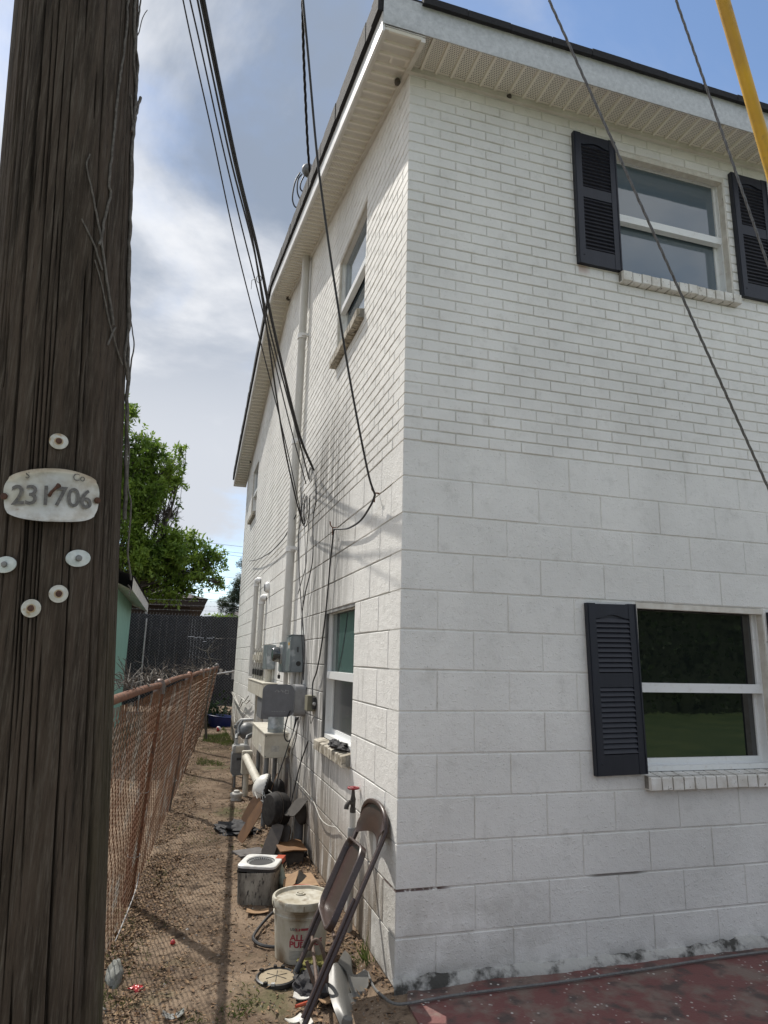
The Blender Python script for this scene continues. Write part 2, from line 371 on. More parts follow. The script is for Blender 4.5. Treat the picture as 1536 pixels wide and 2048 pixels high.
dw = MB(); dw.add([(-30, -6.0, -.018), (40, -6.0, -.018), (40, -2.9, -.018), (-30, -2.9, -.018)], [(0, 1, 2, 3)]); tag(dw.build('added_bounce_ground', 'bounce_pale'), kind='structure')  # unseen pale ground, added to bounce sunlight onto the front wall and soffit

# ------------------------------------------------------------------ the white house
LEN = 10.35; FLEN = 8.0; BH = .2032; BC = .0677; ZB = 13 * BH; SL = .25; ZE = 5.06
def zs(y): return ZE + SL * min(y, LEN - y)
house = bpy.data.objects.new('house', None); COL.objects.link(house)
tag(house, 'white painted two storey house of brick over concrete block with gable roof', 'house')
def hpart(name, mb, mats, parent=None, smooth=30): return mb.build(name, mats, parent or house, smooth)
F_OPEN = [(1.4224, 2.3368, .8128, 1.8288), (1.4424, 2.3568, ZB + 18 * BC, ZB + 33 * BC), (4.7, 5.6144, .8128, 1.8288), (4.7, 5.6144, ZB + 18 * BC, ZB + 33 * BC)]
S_OPEN = [(.955, 1.8694, .8128, 1.8288), (.975, 1.8894, ZB + 18 * BC, ZB + 33 * BC), (8.18, 9.0944, ZB + 18 * BC, ZB + 33 * BC)]
REC = .0060; RECF = .0050
def wallboxes(mb, L_, opens, top, side, depth=.19):
    xs_ = sorted({0., L_} | {o[0] for o in opens} | {o[1] for o in opens}); zs_ = sorted({-.25, top} | {o[2] for o in opens} | {o[3] for o in opens})
    for i in range(len(xs_) - 1):
        for j in range(len(zs_) - 1):
            mx, mz = (xs_[i] + xs_[i + 1]) / 2, (zs_[j] + zs_[j + 1]) / 2
            if any(o[0] < mx < o[1] and o[2] < mz < o[3] for o in opens): continue
            a, c = xs_[i], xs_[i + 1]
            if side: mb.box((REC, max(a, .19) if a == 0 else a, zs_[j]), (depth, c, zs_[j + 1]))
            else: mb.box((max(a, RECF), RECF, zs_[j]), (c, depth, zs_[j + 1]))
wf = MB(); wallboxes(wf, FLEN, F_OPEN, 5.2, False)
wall_front = hpart('front_wall', wf, 'mortar_front', smooth=0)
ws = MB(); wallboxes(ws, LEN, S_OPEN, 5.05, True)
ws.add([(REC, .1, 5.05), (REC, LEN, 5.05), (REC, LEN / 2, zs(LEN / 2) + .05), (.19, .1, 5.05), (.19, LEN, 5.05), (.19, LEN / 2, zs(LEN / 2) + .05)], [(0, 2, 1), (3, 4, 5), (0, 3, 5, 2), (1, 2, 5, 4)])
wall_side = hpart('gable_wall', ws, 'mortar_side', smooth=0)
bk = MB(); bk.box((.0, LEN - .19, -.2), (FLEN, LEN, 5.1)); bk.box((FLEN - .19, .19, -.2), (FLEN, LEN - .19, 5.1)); hpart('back_wall', bk, 'mortar_side', smooth=0)
def visible_weight(c, n, area):
    d = c - CAM; z = d.dot(FF)
    if z < .1: return 0
    u = 768 + FPX * d.dot(RR) / z; v = 1024 + FPX * d.dot(DD) / z
    if not (-40 < u < 1576 and -40 < v < 2088): return 0
    return area * abs(n.dot(d.normalized())) / d.length_squared
pieces = {'brick': [], 'concrete_block': []}
def intervals(start, L_, first, mod, opens, z0, z1):
    out = []; a = start; b = start + first if first > 0 else start + mod
    while a < L_ - .02:
        b = min(b, L_); segs = [(a, b)]
        for o in opens:
            if o[2] < (z0 + z1) / 2 < o[3]:
                ns = []
                for p, q in segs:
                    if q <= o[0] or p >= o[1]: ns.append((p, q)); continue
                    if p < o[0] - .012: ns.append((p, o[0]))
                    if q > o[1] + .012: ns.append((o[1], q))
                segs = ns
        out += segs; a = b; b = a + mod
    return out
J = .008; JH = .0045
for k in range(13):
    z0, z1 = k * BH, (k + 1) * BH; half = k % 2 == 0
    for a, b in intervals(0, FLEN, BH if half else 2 * BH, 2 * BH, F_OPEN, z0, z1):
        pieces['concrete_block'].append(('F', a, b, z0, z1, a == 0, .4064 if half else .2032))
    for a, b in intervals(.4064 if half else .2032, LEN, 2 * BH, 2 * BH, S_OPEN, z0, z1):
        pieces['concrete_block'].append(('S', a, b, z0, z1, False, 0))
for n in range(54):
    z0, z1 = ZB + n * BC, ZB + (n + 1) * BC; half = n % 2 == 0
    if n < 36:
        for a, b in intervals(0, FLEN, BH / 2 if half else BH, BH, F_OPEN, z0, z1):
            pieces['brick'].append(('F', a, b, z0, z1, a == 0, .2032 if half else .1016))
    for a, b in intervals(.2032 if half else .1016, LEN, BH, BH, S_OPEN, z0, z1):
        if z1 > zs((a + b) / 2) + .1: continue
        pieces['brick'].append(('S', a, b, z0, z1, False, 0))
_cache = {}
def piece_mesh(kind, wl_, ht, corner, cd_, side, var):
    """front face in the x-z plane at y=0, body behind it (+y), chamfered arris; corner pieces are chamfered on the x=0 side too"""
    key = (kind, round(wl_ * 400), corner, round(cd_ * 100), side, var)
    if key in _cache: return _cache[key]
    r2 = random.Random(hash(key) & 0xffff); j = (lambda a: r2.uniform(-a, a)); dp = (.094 if kind == 'brick' else .18)
    ja = (.0007 if side else .0014) if kind == 'brick' else .0012; ch = .0035 if kind == 'brick' else .0030
    x0, x1 = (0. if corner else -wl_ / 2), (wl_ if corner else wl_ / 2); z0, z1 = -ht / 2, ht / 2
    if corner: dp = cd_ - J / 2
    f = [V((x0 + ch + j(ja), j(ja), z0 + ch + j(ja))), V((x1 - ch + j(ja), j(ja), z0 + ch + j(ja))), V((x1 - ch + j(ja), j(ja), z1 - ch + j(ja))), V((x0 + ch + j(ja), j(ja), z1 - ch + j(ja)))]
    s_ = [V((x0, ch, z0)), V((x1, ch, z0)), V((x1, ch, z1)), V((x0, ch, z1))]; k_ = [V((p.x, dp, p.z)) for p in s_]
    vs_ = f + s_ + k_
    fs_ = [(0, 1, 2, 3), (4, 5, 1, 0), (5, 6, 2, 1), (6, 7, 3, 2), (7, 4, 0, 3), (8, 9, 5, 4), (9, 10, 6, 5), (10, 11, 7, 6), (11, 8, 4, 7)]
    mb = MB(); mb.add(vs_, fs_)
    me = mb.mesh(kind, ('paint_brick_' if kind == 'brick' else 'paint_block_') + ('side' if side else 'front'), 0)
    _cache[key] = me; return me
for kind, lst in pieces.items():
    scored = []
    for p in lst:
        wall_, a, b, z0, z1, cor, cdp = p
        c = V(((a + b) / 2, 0, (z0 + z1) / 2)) if wall_ == 'F' else V((0, (a + b) / 2, (z0 + z1) / 2))
        scored.append((visible_weight(c, V((0, 1, 0)) if wall_ == 'F' else V((1, 0, 0)), (b - a) * (z1 - z0)), p))
    scored.sort(key=lambda t: -t[0])
    rest = {'F': MB(), 'S': MB()}
    for i, (wt_, p) in enumerate(scored):
        wall_, a, b, z0, z1, cor, cdp = p
        ea = 0 if cor else JH / 2
        wl_ = b - a - ea - JH / 2; ht = z1 - z0 - J
        if wl_ < .008: continue
        var = rnd.randrange(6); me = piece_mesh(kind, wl_, ht, cor, cdp, wall_ == 'S', var)
        dep = rnd.uniform(-.0016, .0010) + (0 if wall_ == 'S' or cor else (-.0022 if kind == 'brick' else .0010)); rz = (rnd.uniform(-.004, .004) if wall_ == 'F' else rnd.uniform(-.0012, .0012)) if not cor else 0; ry = rnd.uniform(-.006, .006) * (1 if kind == 'brick' else .35)
        mid = (a + b + (ea - JH / 2)) / 2
        if cor: M_ = Matrix.Translation((0, 0, (z0 + z1) / 2))
        elif wall_ == 'F': M_ = Matrix.Translation((mid, dep, (z0 + z1) / 2)) @ Matrix.Rotation(ry, 4, 'Y') @ Matrix.Rotation(rz, 4, 'Z')
        else: M_ = Matrix.Translation((dep, mid, (z0 + z1) / 2)) @ Matrix.Rotation(-pi / 2, 4, 'Z') @ Matrix.Rotation(ry, 4, 'Y') @ Matrix.Rotation(rz, 4, 'Z')
        if i < 298 and wt_ > 0: link(kind, me, wall_front if wall_ == 'F' else wall_side, M_)
        else: rest[wall_].add([M_ @ v.co for v in me.vertices], [tuple(q.vertices) for q in me.polygons])
    for wall_, mb in rest.items():
        if mb.v:
            o = mb.build('brickwork' if kind == 'brick' else 'blockwork', ('paint_brick_' if kind == 'brick' else 'paint_block_') + ('side' if wall_ == 'S' else 'front'), wall_front if wall_ == 'F' else wall_side, 0); o['kind'] = 'stuff'
# rough mortar lip where the wall meets the slab
mat('footing', (.44, .43, .40), (.06, .057, .05), 7, .9, bump=.9, bscale=50, lo=.48, hi=.60, bdist=.01)
ft = []
for i in range(170):
    x = -.01 + i * .02; w_ = .035 + .03 * noise.noise(V((x * 3, 1, 0))) + .012 * noise.noise(V((x * 19, 1, 0))); h_ = .035 + .025 * noise.noise(V((x * 2.3, 7, 0))) + .014 * noise.noise(V((x * 14, 7, 2)))
    ft.append([(x, -.003, -.05), (x, -max(.012, w_), -.02), (x, -max(.012, w_) * .9, h_ * .25), (x, -max(.008, w_ * .35), max(.012, h_)), (x, .002, max(.016, h_ * 1.15))])
fm = MB(); fm.sheet(ft); hpart('footing_mortar', fm, 'footing', smooth=50)

# windows -------------------------------------------------------------------------------
def window(opening, side, up_g, low_g, trim='wood_trim', depth=.075, lift=0.):
    a, b, z0, z1 = opening; depth = .036 if side else .062
    zs0 = z0 + .085                                   # top of brick sill
    def P(x, d, z): return V((d, x, z)) if side else V((x, d, z))
    def bx(mb, x0, x1, d0, d1, za, zb):
        p, q = P(x0, d0, za), P(x1, d1, zb); mb.box((min(p.x, q.x), min(p.y, q.y), za), (max(p.x, q.x), max(p.y, q.y), zb))
    root = MB(); t = .012 if side else .015
    # plaster reveal + outer frame
    bx(root, a - .001, a + t, depth - .012, depth + .06, zs0, z1); bx(root, b - t, b + .001, depth - .012, depth + .06, zs0, z1)
    bx(root, a + t, b - t, depth - .012, depth + .06, z1 - t, z1 + .001); bx(root, a + t, b - t, depth - .016, depth + .06, zs0, zs0 + .028)
    wdw = hpart('window', root, 'window_white')
    rv = MB(); bx(rv, a + .0005, a + .008, .004, depth - .013, zs0, z1); bx(rv, b - .008, b - .0005, .004, depth - .013, zs0, z1); bx(rv, a + .008, b - .008, .004, depth - .013, z1 - (.02 if side else .035), z1 - .002)
    rv.build('casing', trim, wdw)
    zm = (zs0 + z1) / 2 - .01; f = .011 if side else .014
    up = MB(); d0 = depth + .008
    bx(up, a + t, a + t + f, d0, d0 + .025, zm, z1 - t); bx(up, b - t - f, b - t, d0, d0 + .025, zm, z1 - t); bx(up, a + t + f, b - t - f, d0, d0 + .025, z1 - t - f, z1 - t)
    bx(up, a + t, b - t, d0 - .022, d0 + .022, zm - .03, zm + .022)
    s1 = up.build('sash', 'window_white', wdw)
    lo = MB(); d1 = depth + .036; f2 = .016 if side else .022; zb = zs0 + .028 + lift
    bx(lo, a + t, a + t + f2, d1, d1 + .022, zb, zm); bx(lo, b - t - f2, b - t, d1, d1 + .022, zb, zm); bx(lo, a + t + f2, b - t - f2, d1, d1 + .022, zb, zb + .035)
    s2 = lo.build('sash', 'window_white', wdw)
    p1 = MB(); bx(p1, a + t + f, b - t - f, d0 + .012, d0 + .016, zm + .022, z1 - t - f); p1.build('pane', up_g, wdw, 0)
    p2 = MB(); bx(p2, a + t + f2, b - t - f2, d1 + .010, d1 + .014, zb + .035, zm - .002); p2.build('pane', low_g, wdw, 0)
    bb = MB(); bx(bb, a - .05, b + .05, depth + .075, depth + .08, z0, z1 + .02); bb.build('room_back', 'glass_dark', wdw, 0)
    # brick sill, rowlock course
    cnt = 13; pw = (b - a + .02) / cnt
    for i in range(cnt):
        q = MB(); x0 = a - .01 + i * pw + .003; x1 = x0 + pw - .009; j = rnd.uniform(-.002, .002); out = .055 + rnd.uniform(-.002, .002) if side else .052 + rnd.uniform(-.003, .003)
        pr_ = [(-out, z0 + .006 + j), (-out + .003, z0 + .003 + j), (depth - .02, z0 + .003), (depth - .02, zs0 - .002), (-out + .004, zs0 - .016 + j), (-out, zs0 - .02 + j)]
        n_ = len(pr_); vs_ = [P(x0, d, z) for d, z in pr_] + [P(x1, d, z) for d, z in pr_]
        fs_ = [tuple(range(n_)), tuple(range(2 * n_ - 1, n_ - 1, -1))] + [(k, n_ + k, n_ + (k + 1) % n_, (k + 1) % n_) for k in range(n_)]
        q.add(vs_, fs_); o = q.build('sill_brick', 'sill_side' if side else 'sill_front', wdw, 0)
    q = MB(); bx(q, a - .008, b + .008, -.03, depth - .022, z0 + .008, zs0 - .012); q.build('sill_mortar', 'mortar_dark', wdw, 0)
    return wdw
mat('sill_front', (.76, .75, .71), (.58, .55, .49), 12, .65, bump=.4, bscale=60, c3=(.15, .13, .1), s3=50, lo3=.64, hi3=.72)
mat('sill_side', (.52, .48, .40), (.20, .17, .12), 14, .7, bump=.5, bscale=60, c3=(.09, .08, .07), s3=40, lo3=.56, hi3=.68)
mat('mortar_dark', (.30, .285, .25), (.16, .15, .13), 20, .9)
window(F_OPEN[0], False, 'glass_dark', 'glass_dark'); window(F_OPEN[1], False, 'glass_painted_sky', 'glass_painted_sky')
window(F_OPEN[2], False, 'glass_dark', 'glass_dark'); window(F_OPEN[3], False, 'glass_painted_sky', 'glass_painted_sky')
window(S_OPEN[0], True, 'glass_teal', 'glass_dusty', 'mildew_wood'); window(S_OPEN[1], True, 'glass_painted_sky', 'glass_painted_sky'); window(S_OPEN[2], True, 'glass_painted_sky', 'glass_dusty')
# shutters ------------------------------------------------------------------------------
def shutter(x0, x1, z0, z1, roll=0.):
    W_, H_ = x1 - x0, z1 - z0; e = MB(); st = .052; d = -.030
    e.box((0, d, 0), (st, 0, H_)); e.box((W_ - st, d, 0), (W_, 0, H_)); e.box((st, d + .002, 0), (W_ - st, 0, .105)); e.box((st, d + .002, H_ * .5), (W_ - st, 0, H_ * .5 + .075))
    n_ = 12; top = [(st, H_ - .004)] + [(st + (W_ - 2 * st) * i / n_, H_ - .085 + .022 * math.sin(pi * i / n_) ** 2) for i in range(n_ + 1)] + [(W_ - st, H_ - .004)]
    e.prism([(x, z) for x, z in reversed(top)], d + .002, 0, Matrix(((1, 0, 0, 0), (0, 0, 1, 0), (0, 1, 0, 0), (0, 0, 0, 1))))
    e.box((.004, d + .012, .004), (W_ - .004, -.004, H_ - .004))
    # bevelled outer lip
    for q in ((.006, -.034, .006, .012, d, H_ - .006), (W_ - .012, -.034, .006, W_ - .006, d, H_ - .006)): e.box(q[:3], q[3:])
    sh = hpart('shutter', e, 'shutter_navy', smooth=0)
    sh.matrix_local = Matrix.Translation((x0, -.004, z0)) @ Matrix.Rotation(roll, 4, 'Y')
    sm = MB(); lw_ = W_ - 2 * st; sm.add([(0, d + .012, 0), (lw_, d + .012, 0), (lw_, d - .001, .006), (0, d - .001, .006), (lw_, d + .011, .030), (0, d + .011, .030)], [(0, 1, 2, 3), (3, 2, 4, 5)])
    sme = sm.mesh('slat', 'shutter_navy', 0)
    for za, zb in ((.105, H_ * .5), (H_ * .5 + .075, H_ - .085)):
        c_ = int((zb - za) / .0265)
        for i in range(c_): link('slat', sme, sh, Matrix.Translation((st, 0, za + (zb - za) * i / c_)))
    if roll == 0:
        pass
    sc_ = MB(); sc_.lathe([(.0045, 0), (.004, .003)], basis((W_ * .12, d - .0005, .06), (0, -1, 0)), 8); sc_.build('screw', 'shutter_navy', sh)
zu = ZB + 18 * BC
shutter(1.128, 1.446, 3.935, 4.90); shutter(2.400, 2.718, 3.945, 4.915)
shutter(1.094, 1.414, .893, 1.806, -.018); shutter(2.352, 2.672, .893, 1.806)
shutter(4.37, 4.688, 3.94, 4.905); shutter(5.64, 5.958, 3.94, 4.905); shutter(4.37, 4.69, .893, 1.806); shutter(5.63, 5.95, .893, 1.806)
# eaves ---------------------------------------------------------------------------------
OVF = .285; OVR = .245; RIDGE = LEN / 2
mat('soffit_perf', (.74, .71, .63), rough=.45)
snt = MATS['soffit_perf'].node_tree; tcn = snt.nodes.new('ShaderNodeTexCoord'); spx = snt.nodes.new('ShaderNodeSeparateXYZ'); snt.links.new(tcn.outputs['Object'], spx.inputs[0])
def sm_(op, a, b_=None):
    n = snt.nodes.new('ShaderNodeMath'); n.operation = op
    for i, x in enumerate((a, b_)):
        if x is None: continue
        if isinstance(x, (int, float)): n.inputs[i].default_value = x
        else: snt.links.new(x, n.inputs[i])
    return n.outputs[0]
P_ = .0118
rowi = sm_('FLOOR', sm_('DIVIDE', spx.outputs[1], P_)); sh_ = sm_('MULTIPLY', sm_('FLOORED_MODULO', rowi, 2.), .5)
fx_ = sm_('SUBTRACT', sm_('FRACT', sm_('ADD', sm_('DIVIDE', spx.outputs[0], P_), sh_)), .5); fy_ = sm_('SUBTRACT', sm_('FRACT', sm_('DIVIDE', spx.outputs[1], P_)), .5)
dd_ = sm_('SQRT', sm_('ADD', sm_('MULTIPLY', fx_, fx_), sm_('MULTIPLY', fy_, fy_)))
hole = sm_('LESS_THAN', dd_, .30)
inx = sm_('LESS_THAN', sm_('ABSOLUTE', sm_('SUBTRACT', spx.outputs[0], .009)), .036); iny = sm_('LESS_THAN', sm_('ABSOLUTE', spx.outputs[1]), .105)
hole = sm_('MULTIPLY', hole, sm_('MULTIPLY', inx, iny))
mx_ = snt.nodes.new('ShaderNodeMixRGB'); mx_.inputs[1].default_value = (.74, .71, .63, 1); mx_.inputs[2].default_value = (.10, .09, .075, 1); snt.links.new(hole, mx_.inputs[0]); snt.links.new(mx_.outputs[0], snt.nodes['Principled BSDF'].inputs['Base Color'])
def panel_mesh(wd, ln):
    q = MB(); h = wd / 2
    prof = [(-h, 0), (-h + .004, -.007), (-h + .012, -.007), (-h + .016, 0), (h - .012, 0), (h - .006, -.004), (h, 0)]
    prof = [(-h, .004), (-h + .003, -.012), (-h + .017, -.012), (-h + .021, 0), (h - .004, 0), (h, .004)]
    q.sheet([[(x, -ln / 2, z), (x, ln / 2, z)] for x, z in prof])
    return q.mesh('soffit_panel', 'soffit_perf', 0)
sf = MB(); sf.box((-.02, -.026, ZE - .045), (FLEN, -.001, ZE - .012)); sf.box((-OVR, -OVF - .002, ZE - .022), (FLEN, -OVF + .028, ZE - .004))
sof = hpart('soffit', sf, 'vinyl')
pm = panel_mesh(.1, OVF - .03); nP = int((FLEN + OVR) / .1)
for i in range(min(nP, 62)): link('soffit_panel', pm, sof, Matrix.Translation((-OVR + .05 + i * .1, -OVF / 2, ZE - .006)))
cl = MB(); cl.box((-OVR, -OVF, ZE + .005), (FLEN, 0, ZE + .012)); cl.build('soffit_backing', 'vinyl', sof, 0)
# rake soffit
ra = math.atan(SL); hl = (RIDGE + OVF) / math.cos(ra)
tr = MB()
for sgn in (1, -1):
    q = MB()
    def RP(x, t, h):      # t: distance along the slope from the eave, h: height over soffit
        y = -OVF + t * math.cos(ra); z = ZE + SL * y + h
        return V((x, y if sgn == 1 else LEN - y, z))
    def slab_(mb, x0, x1, t0, t1, h0, h1):
        vs_ = [RP(x, t, h) for h in (h0, h1) for t in (t0, t1) for x in (x0, x1)]
        mb.add(vs_, [(0, 1, 3, 2), (4, 6, 7, 5), (0, 4, 5, 1), (2, 3, 7, 6), (0, 2, 6, 4), (1, 5, 7, 3)])
    slab_(q, -.028, -.001, 0, hl, -.034, -.004); slab_(q, -OVR - .002, -OVR + .022, 0, hl, -.018, -.002); slab_(q, -OVR, 0, 0, hl, .006, .012)
    rs = hpart('rake_soffit', q, 'vinyl', smooth=0)
    pm2 = panel_mesh(.1, OVR - .03)
    k = int(hl / .1)
    for i in range(k):
        p = RP(-OVR / 2 - .004, (i + .5) * hl / k, -.004)
        dr = V((0, math.cos(ra) * sgn, math.sin(ra)))
        nn_ = V((0, -math.sin(ra) * sgn, math.cos(ra)))
        yv = nn_.cross(dr)
        M_ = Matrix(((dr.x, yv.x, nn_.x, p.x), (dr.y, yv.y, nn_.y, p.y), (dr.z, yv.z, nn_.z, p.z), (0, 0, 0, 1)))
        link('soffit_panel', pm2, rs, M_)
    q = MB(); slab_(q, -OVR - .018, -OVR - .003, 0, hl, -.03, .10); hpart('rake_fascia', q, 'trim_white', smooth=0)
    q = MB()
    for t0 in range(0, int(hl / .3) + 1): pass
    slab_(q, -OVR - .012, FLEN + .1, -.012, hl, .191, .225); rf = hpart('roof', q, 'shingle', smooth=0)
    k = int(hl / .15)
    for i in range(k):
        q = MB(); t0 = hl * i / k; dx = rnd.uniform(-.003, .003); dh = rnd.uniform(0, .004)
        slab_(q, -OVR - .045 + dx, -OVR + .22, t0 - .004, t0 + .152, .102, .252 + dh); q.build('shingle', 'shingle', rf, 0)
    if sgn == 1:
        for i in range(30):
            q = MB(); x0 = -OVR + .215 + i * .28; dt = rnd.uniform(-.012, .012); dh = rnd.uniform(0, .006); slab_(q, x0, x0 + .277, -.05 + dt * .5, .2, .205, .250 + dh); q.build('shingle', 'shingle', rf, 0)
# front fascia, slightly buckled sheet metal
fg = []
for i in range(90):
    x = -OVR - .015 + i * (FLEN + .2) / 89; wv = .006 * noise.noise(V((x * 1.4, 0, 0))) + .004 * noise.noise(V((x * 4, 2, 0)))
    bw = .012 * noise.noise(V((x * 1.1, 9, 0)))
    fg.append([(x, -OVF - .006, 5.005), (x, -OVF - .012 + wv * .6, 5.03), (x, -OVF - .012 + wv, 5.11), (x, -OVF - .014 + wv * .5, 5.17), (x, -OVF - .02, 5.205 + bw * .4)])
fa = MB(); fa.sheet(fg, .006); hpart('front_fascia', fa, 'fascia_metal', smooth=50)
# gable-end closing box of the far eave
q = MB(); q.box((-OVR - .012, LEN + .2, ZE + SL * -OVF - .035), (-.001, LEN + OVF + .004, ZE + SL * -OVF + .12)); hpart('eave_return', q, 'vinyl', smooth=0)
# old corner lamp bracket stubs at the soffit line
mat('black_metal', (.02, .02, .021), (.04, .038, .035), 40, .5)
mat('wasp_grey', (.10, .085, .07), (.05, .045, .04), 60, .9)
for p, rr_ in (((-.05, .10, 5.045), .022), ((.665, -.03, 5.032), .016), ((-.03, RIDGE, zs(RIDGE) - .03), .025), ((-.03, 9.6, zs(9.6) - .03), .02)):
    q = MB(); q.lathe([(rr_ * .25, -rr_), (rr_ * .8, -rr_ * .7), (rr_, 0), (rr_ * .7, rr_ * .7), (rr_ * .3, rr_)], Matrix.Translation(p), 9)
    for i, v in enumerate(q.v): q.v[i] = v + V((noise.noise(v * 60), noise.noise(v * 60 + V((5, 0, 0))), noise.noise(v * 60 + V((0, 7, 0))))) * rr_ * .35
    o = hpart('wasp_nest', q, 'wasp_grey'); o['label'] = 'small dark wasp nest at the soffit edge'
# ------------------------------------------------------------------ utility pole
def pax(z): return V((-1.313 - .0634 * (z - 1.29), -1.866 - .013 * (z - 1.29), z))
def prad(z): return .134 - .0045 * (z - 1.29)
pm_ = bpy.data.materials.new('pole_wood'); pm_.use_nodes = True; MATS['pole_wood'] = pm_
nt = pm_.node_tree; N = nt.nodes.new; Lk = nt.links.new; b = nt.nodes['Principled BSDF']; b.inputs['Roughness'].default_value = .85; b.inputs['Specular IOR Level'].default_value = .25
pos = N('ShaderNodeTexCoord').outputs['Object']
def pn(s, st, d=6, r=.6, off=(0, 0, 0)):
    mp = N('ShaderNodeMapping'); mp.inputs['Location'].default_value = off; mp.inputs['Scale'].default_value = st; Lk(pos, mp.inputs[0])
    n = N('ShaderNodeTexNoise'); n.inputs['Scale'].default_value = s; n.inputs['Detail'].default_value = d; n.inputs['Roughness'].default_value = r; Lk(mp.outputs[0], n.inputs['Vector']); return n.outputs['Fac']
fine = pn(170, (1, 1, .05), 9, .8); mid = pn(30, (1, 1, .10), 8, .7); big = pn(3.2, (1, 1, .5), 4, .6)
col = gmix(grng(mid, .36, .64), (.034, .025, .017), (.068, .050, .036))
col = gmix(grng(fine, .47, .66), col, (.10, .083, .065))
col = gmix(grng(fine, .45, .33), col, (.012, .010, .008))
sx = N('ShaderNodeSeparateXYZ'); Lk(pos, sx.inputs[0])
mos = N('ShaderNodeMath'); mos.operation = 'MULTIPLY'; Lk(grng(sx.outputs[0], .0, .10), mos.inputs[0]); Lk(grng(big, .35, .6), mos.inputs[1])
mo2 = N('ShaderNodeMath'); mo2.operation = 'MULTIPLY'; Lk(mos.outputs[0], mo2.inputs[0]); mo2.inputs[1].default_value = .65
col = gmix(mo2.outputs[0], col, (.072, .072, .030))
Lk(col, b.inputs['Base Color'])
ad = N('ShaderNodeMath'); ad.operation = 'MULTIPLY_ADD'; Lk(fine, ad.inputs[0]); ad.inputs[1].default_value = .6; Lk(mid, ad.inputs[2])
bm_ = N('ShaderNodeBump'); bm_.inputs['Strength'].default_value = .8; bm_.inputs['Distance'].default_value = .004; Lk(ad.outputs[0], bm_.inputs['Height']); Lk(bm_.outputs[0], b.inputs['Normal'])
pr2 = random.Random(11)
cracks = [(pr2.uniform(0, 2 * pi), pr2.uniform(-.3, 3.4), pr2.choice((.12, .25, .4, .7, 1.1, 1.8)), pr2.choice((.006, .008, .012, .020)), pr2.uniform(.0075, .015), pr2.uniform(0, 50)) for _ in range(330)]
NA = 760; zr = [-.4, 0, .3] + [.5 + .03 * i for i in range(90)] + [3.25, 3.6, 4, 5, 6, 7.5, 9.6]
vs_ = []; P0 = pax(0)
for z in zr:
    act = []
    for (a, z0, ln, dp, wd, sd) in cracks:
        t = (z - z0) / ln
        if 0 < t < 1: act.append((a + .05 * noise.noise(V((z * .9, sd, 0))) + .012 * noise.noise(V((z * 6, sd, 4))), dp * min(1, 6 * t, 6 * (1 - t)), wd))
    for i in range(NA):
        a = 2 * pi * i / NA; r = prad(z) + .0035 * noise.noise(V((math.cos(a) * 4, math.sin(a) * 4, z * .35))) + .0022 * noise.noise(V((math.cos(a) * 22, math.sin(a) * 22, z * .9)))
        for ca, dp, wd in act:
            d = abs((a - ca + pi) % (2 * pi) - pi)
            if d < wd * 2: r -= dp * math.exp(-(d / wd * 1.6) ** 2)
        c = pax(z); vs_.append(c + V((math.cos(a) * r, math.sin(a) * r, 0)) - P0)
pole_mb = MB(); nz = len(zr)
pole_mb.add(vs_, [(j * NA + i, j * NA + (i + 1) % NA, (j + 1) * NA + (i + 1) % NA, (j + 1) * NA + i) for j in range(nz - 1) for i in range(NA)] + [tuple(range((nz - 1) * NA, nz * NA))])
pole = pole_mb.build('utility_pole', 'pole_wood', None, 80); pole.location = P0
tag(pole, 'weathered dark wooden utility pole with deep cracks in the left foreground', 'pole')
def onpole(u, v, out=0.):
    """where the sight line of a pixel meets the bark of the pole, with the outward normal"""
    d = ray(u, v).normalized(); t = .8; best = None
    for i in range(1400):
        p = CAM + d * (t + i * .001); c = pax(p.z); h = V((p.x - c.x, p.y - c.y, 0))
        if best is None or h.length < best[0]: best = (h.length, p.copy(), h.copy())
        if h.length <= prad(p.z) + out: return p, h.normalized()
    return best[1], best[2].normalized()
mat('rust_nail', (.055, .026, .018), (.11, .05, .03), 120, .85, bump=.4, bscale=300)
mat('tag_metal', (.56, .55, .50), (.38, .34, .27), 30, .42, metal=.35, lo=.45, hi=.7, bump=.25, bscale=26, c3=(.22, .14, .08), s3=48, lo3=.66, hi3=.75)
mat('digit_dark', (.075, .073, .07), (.16, .15, .135), 200, .6)
mat('washer_pale', (.62, .62, .57), (.47, .45, .38), 60, .4, metal=.15, c3=(.35, .25, .13), s3=60, lo3=.58, hi3=.7)
mat('washer_blue', (.46, .51, .49), (.60, .63, .6), 90, .35, metal=.3, bump=.3, bscale=150)
mat('rust_ring', (.42, .30, .15), (.5, .42, .3), 200, .7)
mat('nail_grey', (.22, .22, .21), rough=.5, metal=.6)
# stamped tag, bent round the pole: built in (angle, height) about its centre
TC, TN = onpole(106, 992); ta0 = math.atan2(TN.y, TN.x); tz0 = TC.z
TSL = 0.
def tagp(s_, h, out):
    """s_: metres to the right along the bark, h: up, out: off the bark"""
    z = tz0 + h + TSL * s_; a = ta0 + s_ / prad(z); r = prad(z) + .004 + out; c = pax(z); return V((c.x + math.cos(a) * r, c.y + math.sin(a) * r, z))
Lp, _ = onpole(14, 985); Rp, _ = onpole(193, 990); tw = (Lp - Rp).length * 1.04; Tp, _ = onpole(105, 938); Bp, _ = onpole(112, 1047); th_ = (Tp.z - Bp.z)
TSL = (Rp.z - Lp.z) / tw
tagT = Thing('pole_tag', TC, 'bent oval metal number tag reading 231706 nailed to the pole', 'tag')
NU, NV = 44, 26; gr = []
def tag_outline(a):
    c_, s_ = math.cos(a), math.sin(a); e = 3.1; r = (abs(c_) ** e + abs(s_) ** e) ** (-1 / e); return r
mbt = MB(); rings = 14; k = 72; vs_ = []
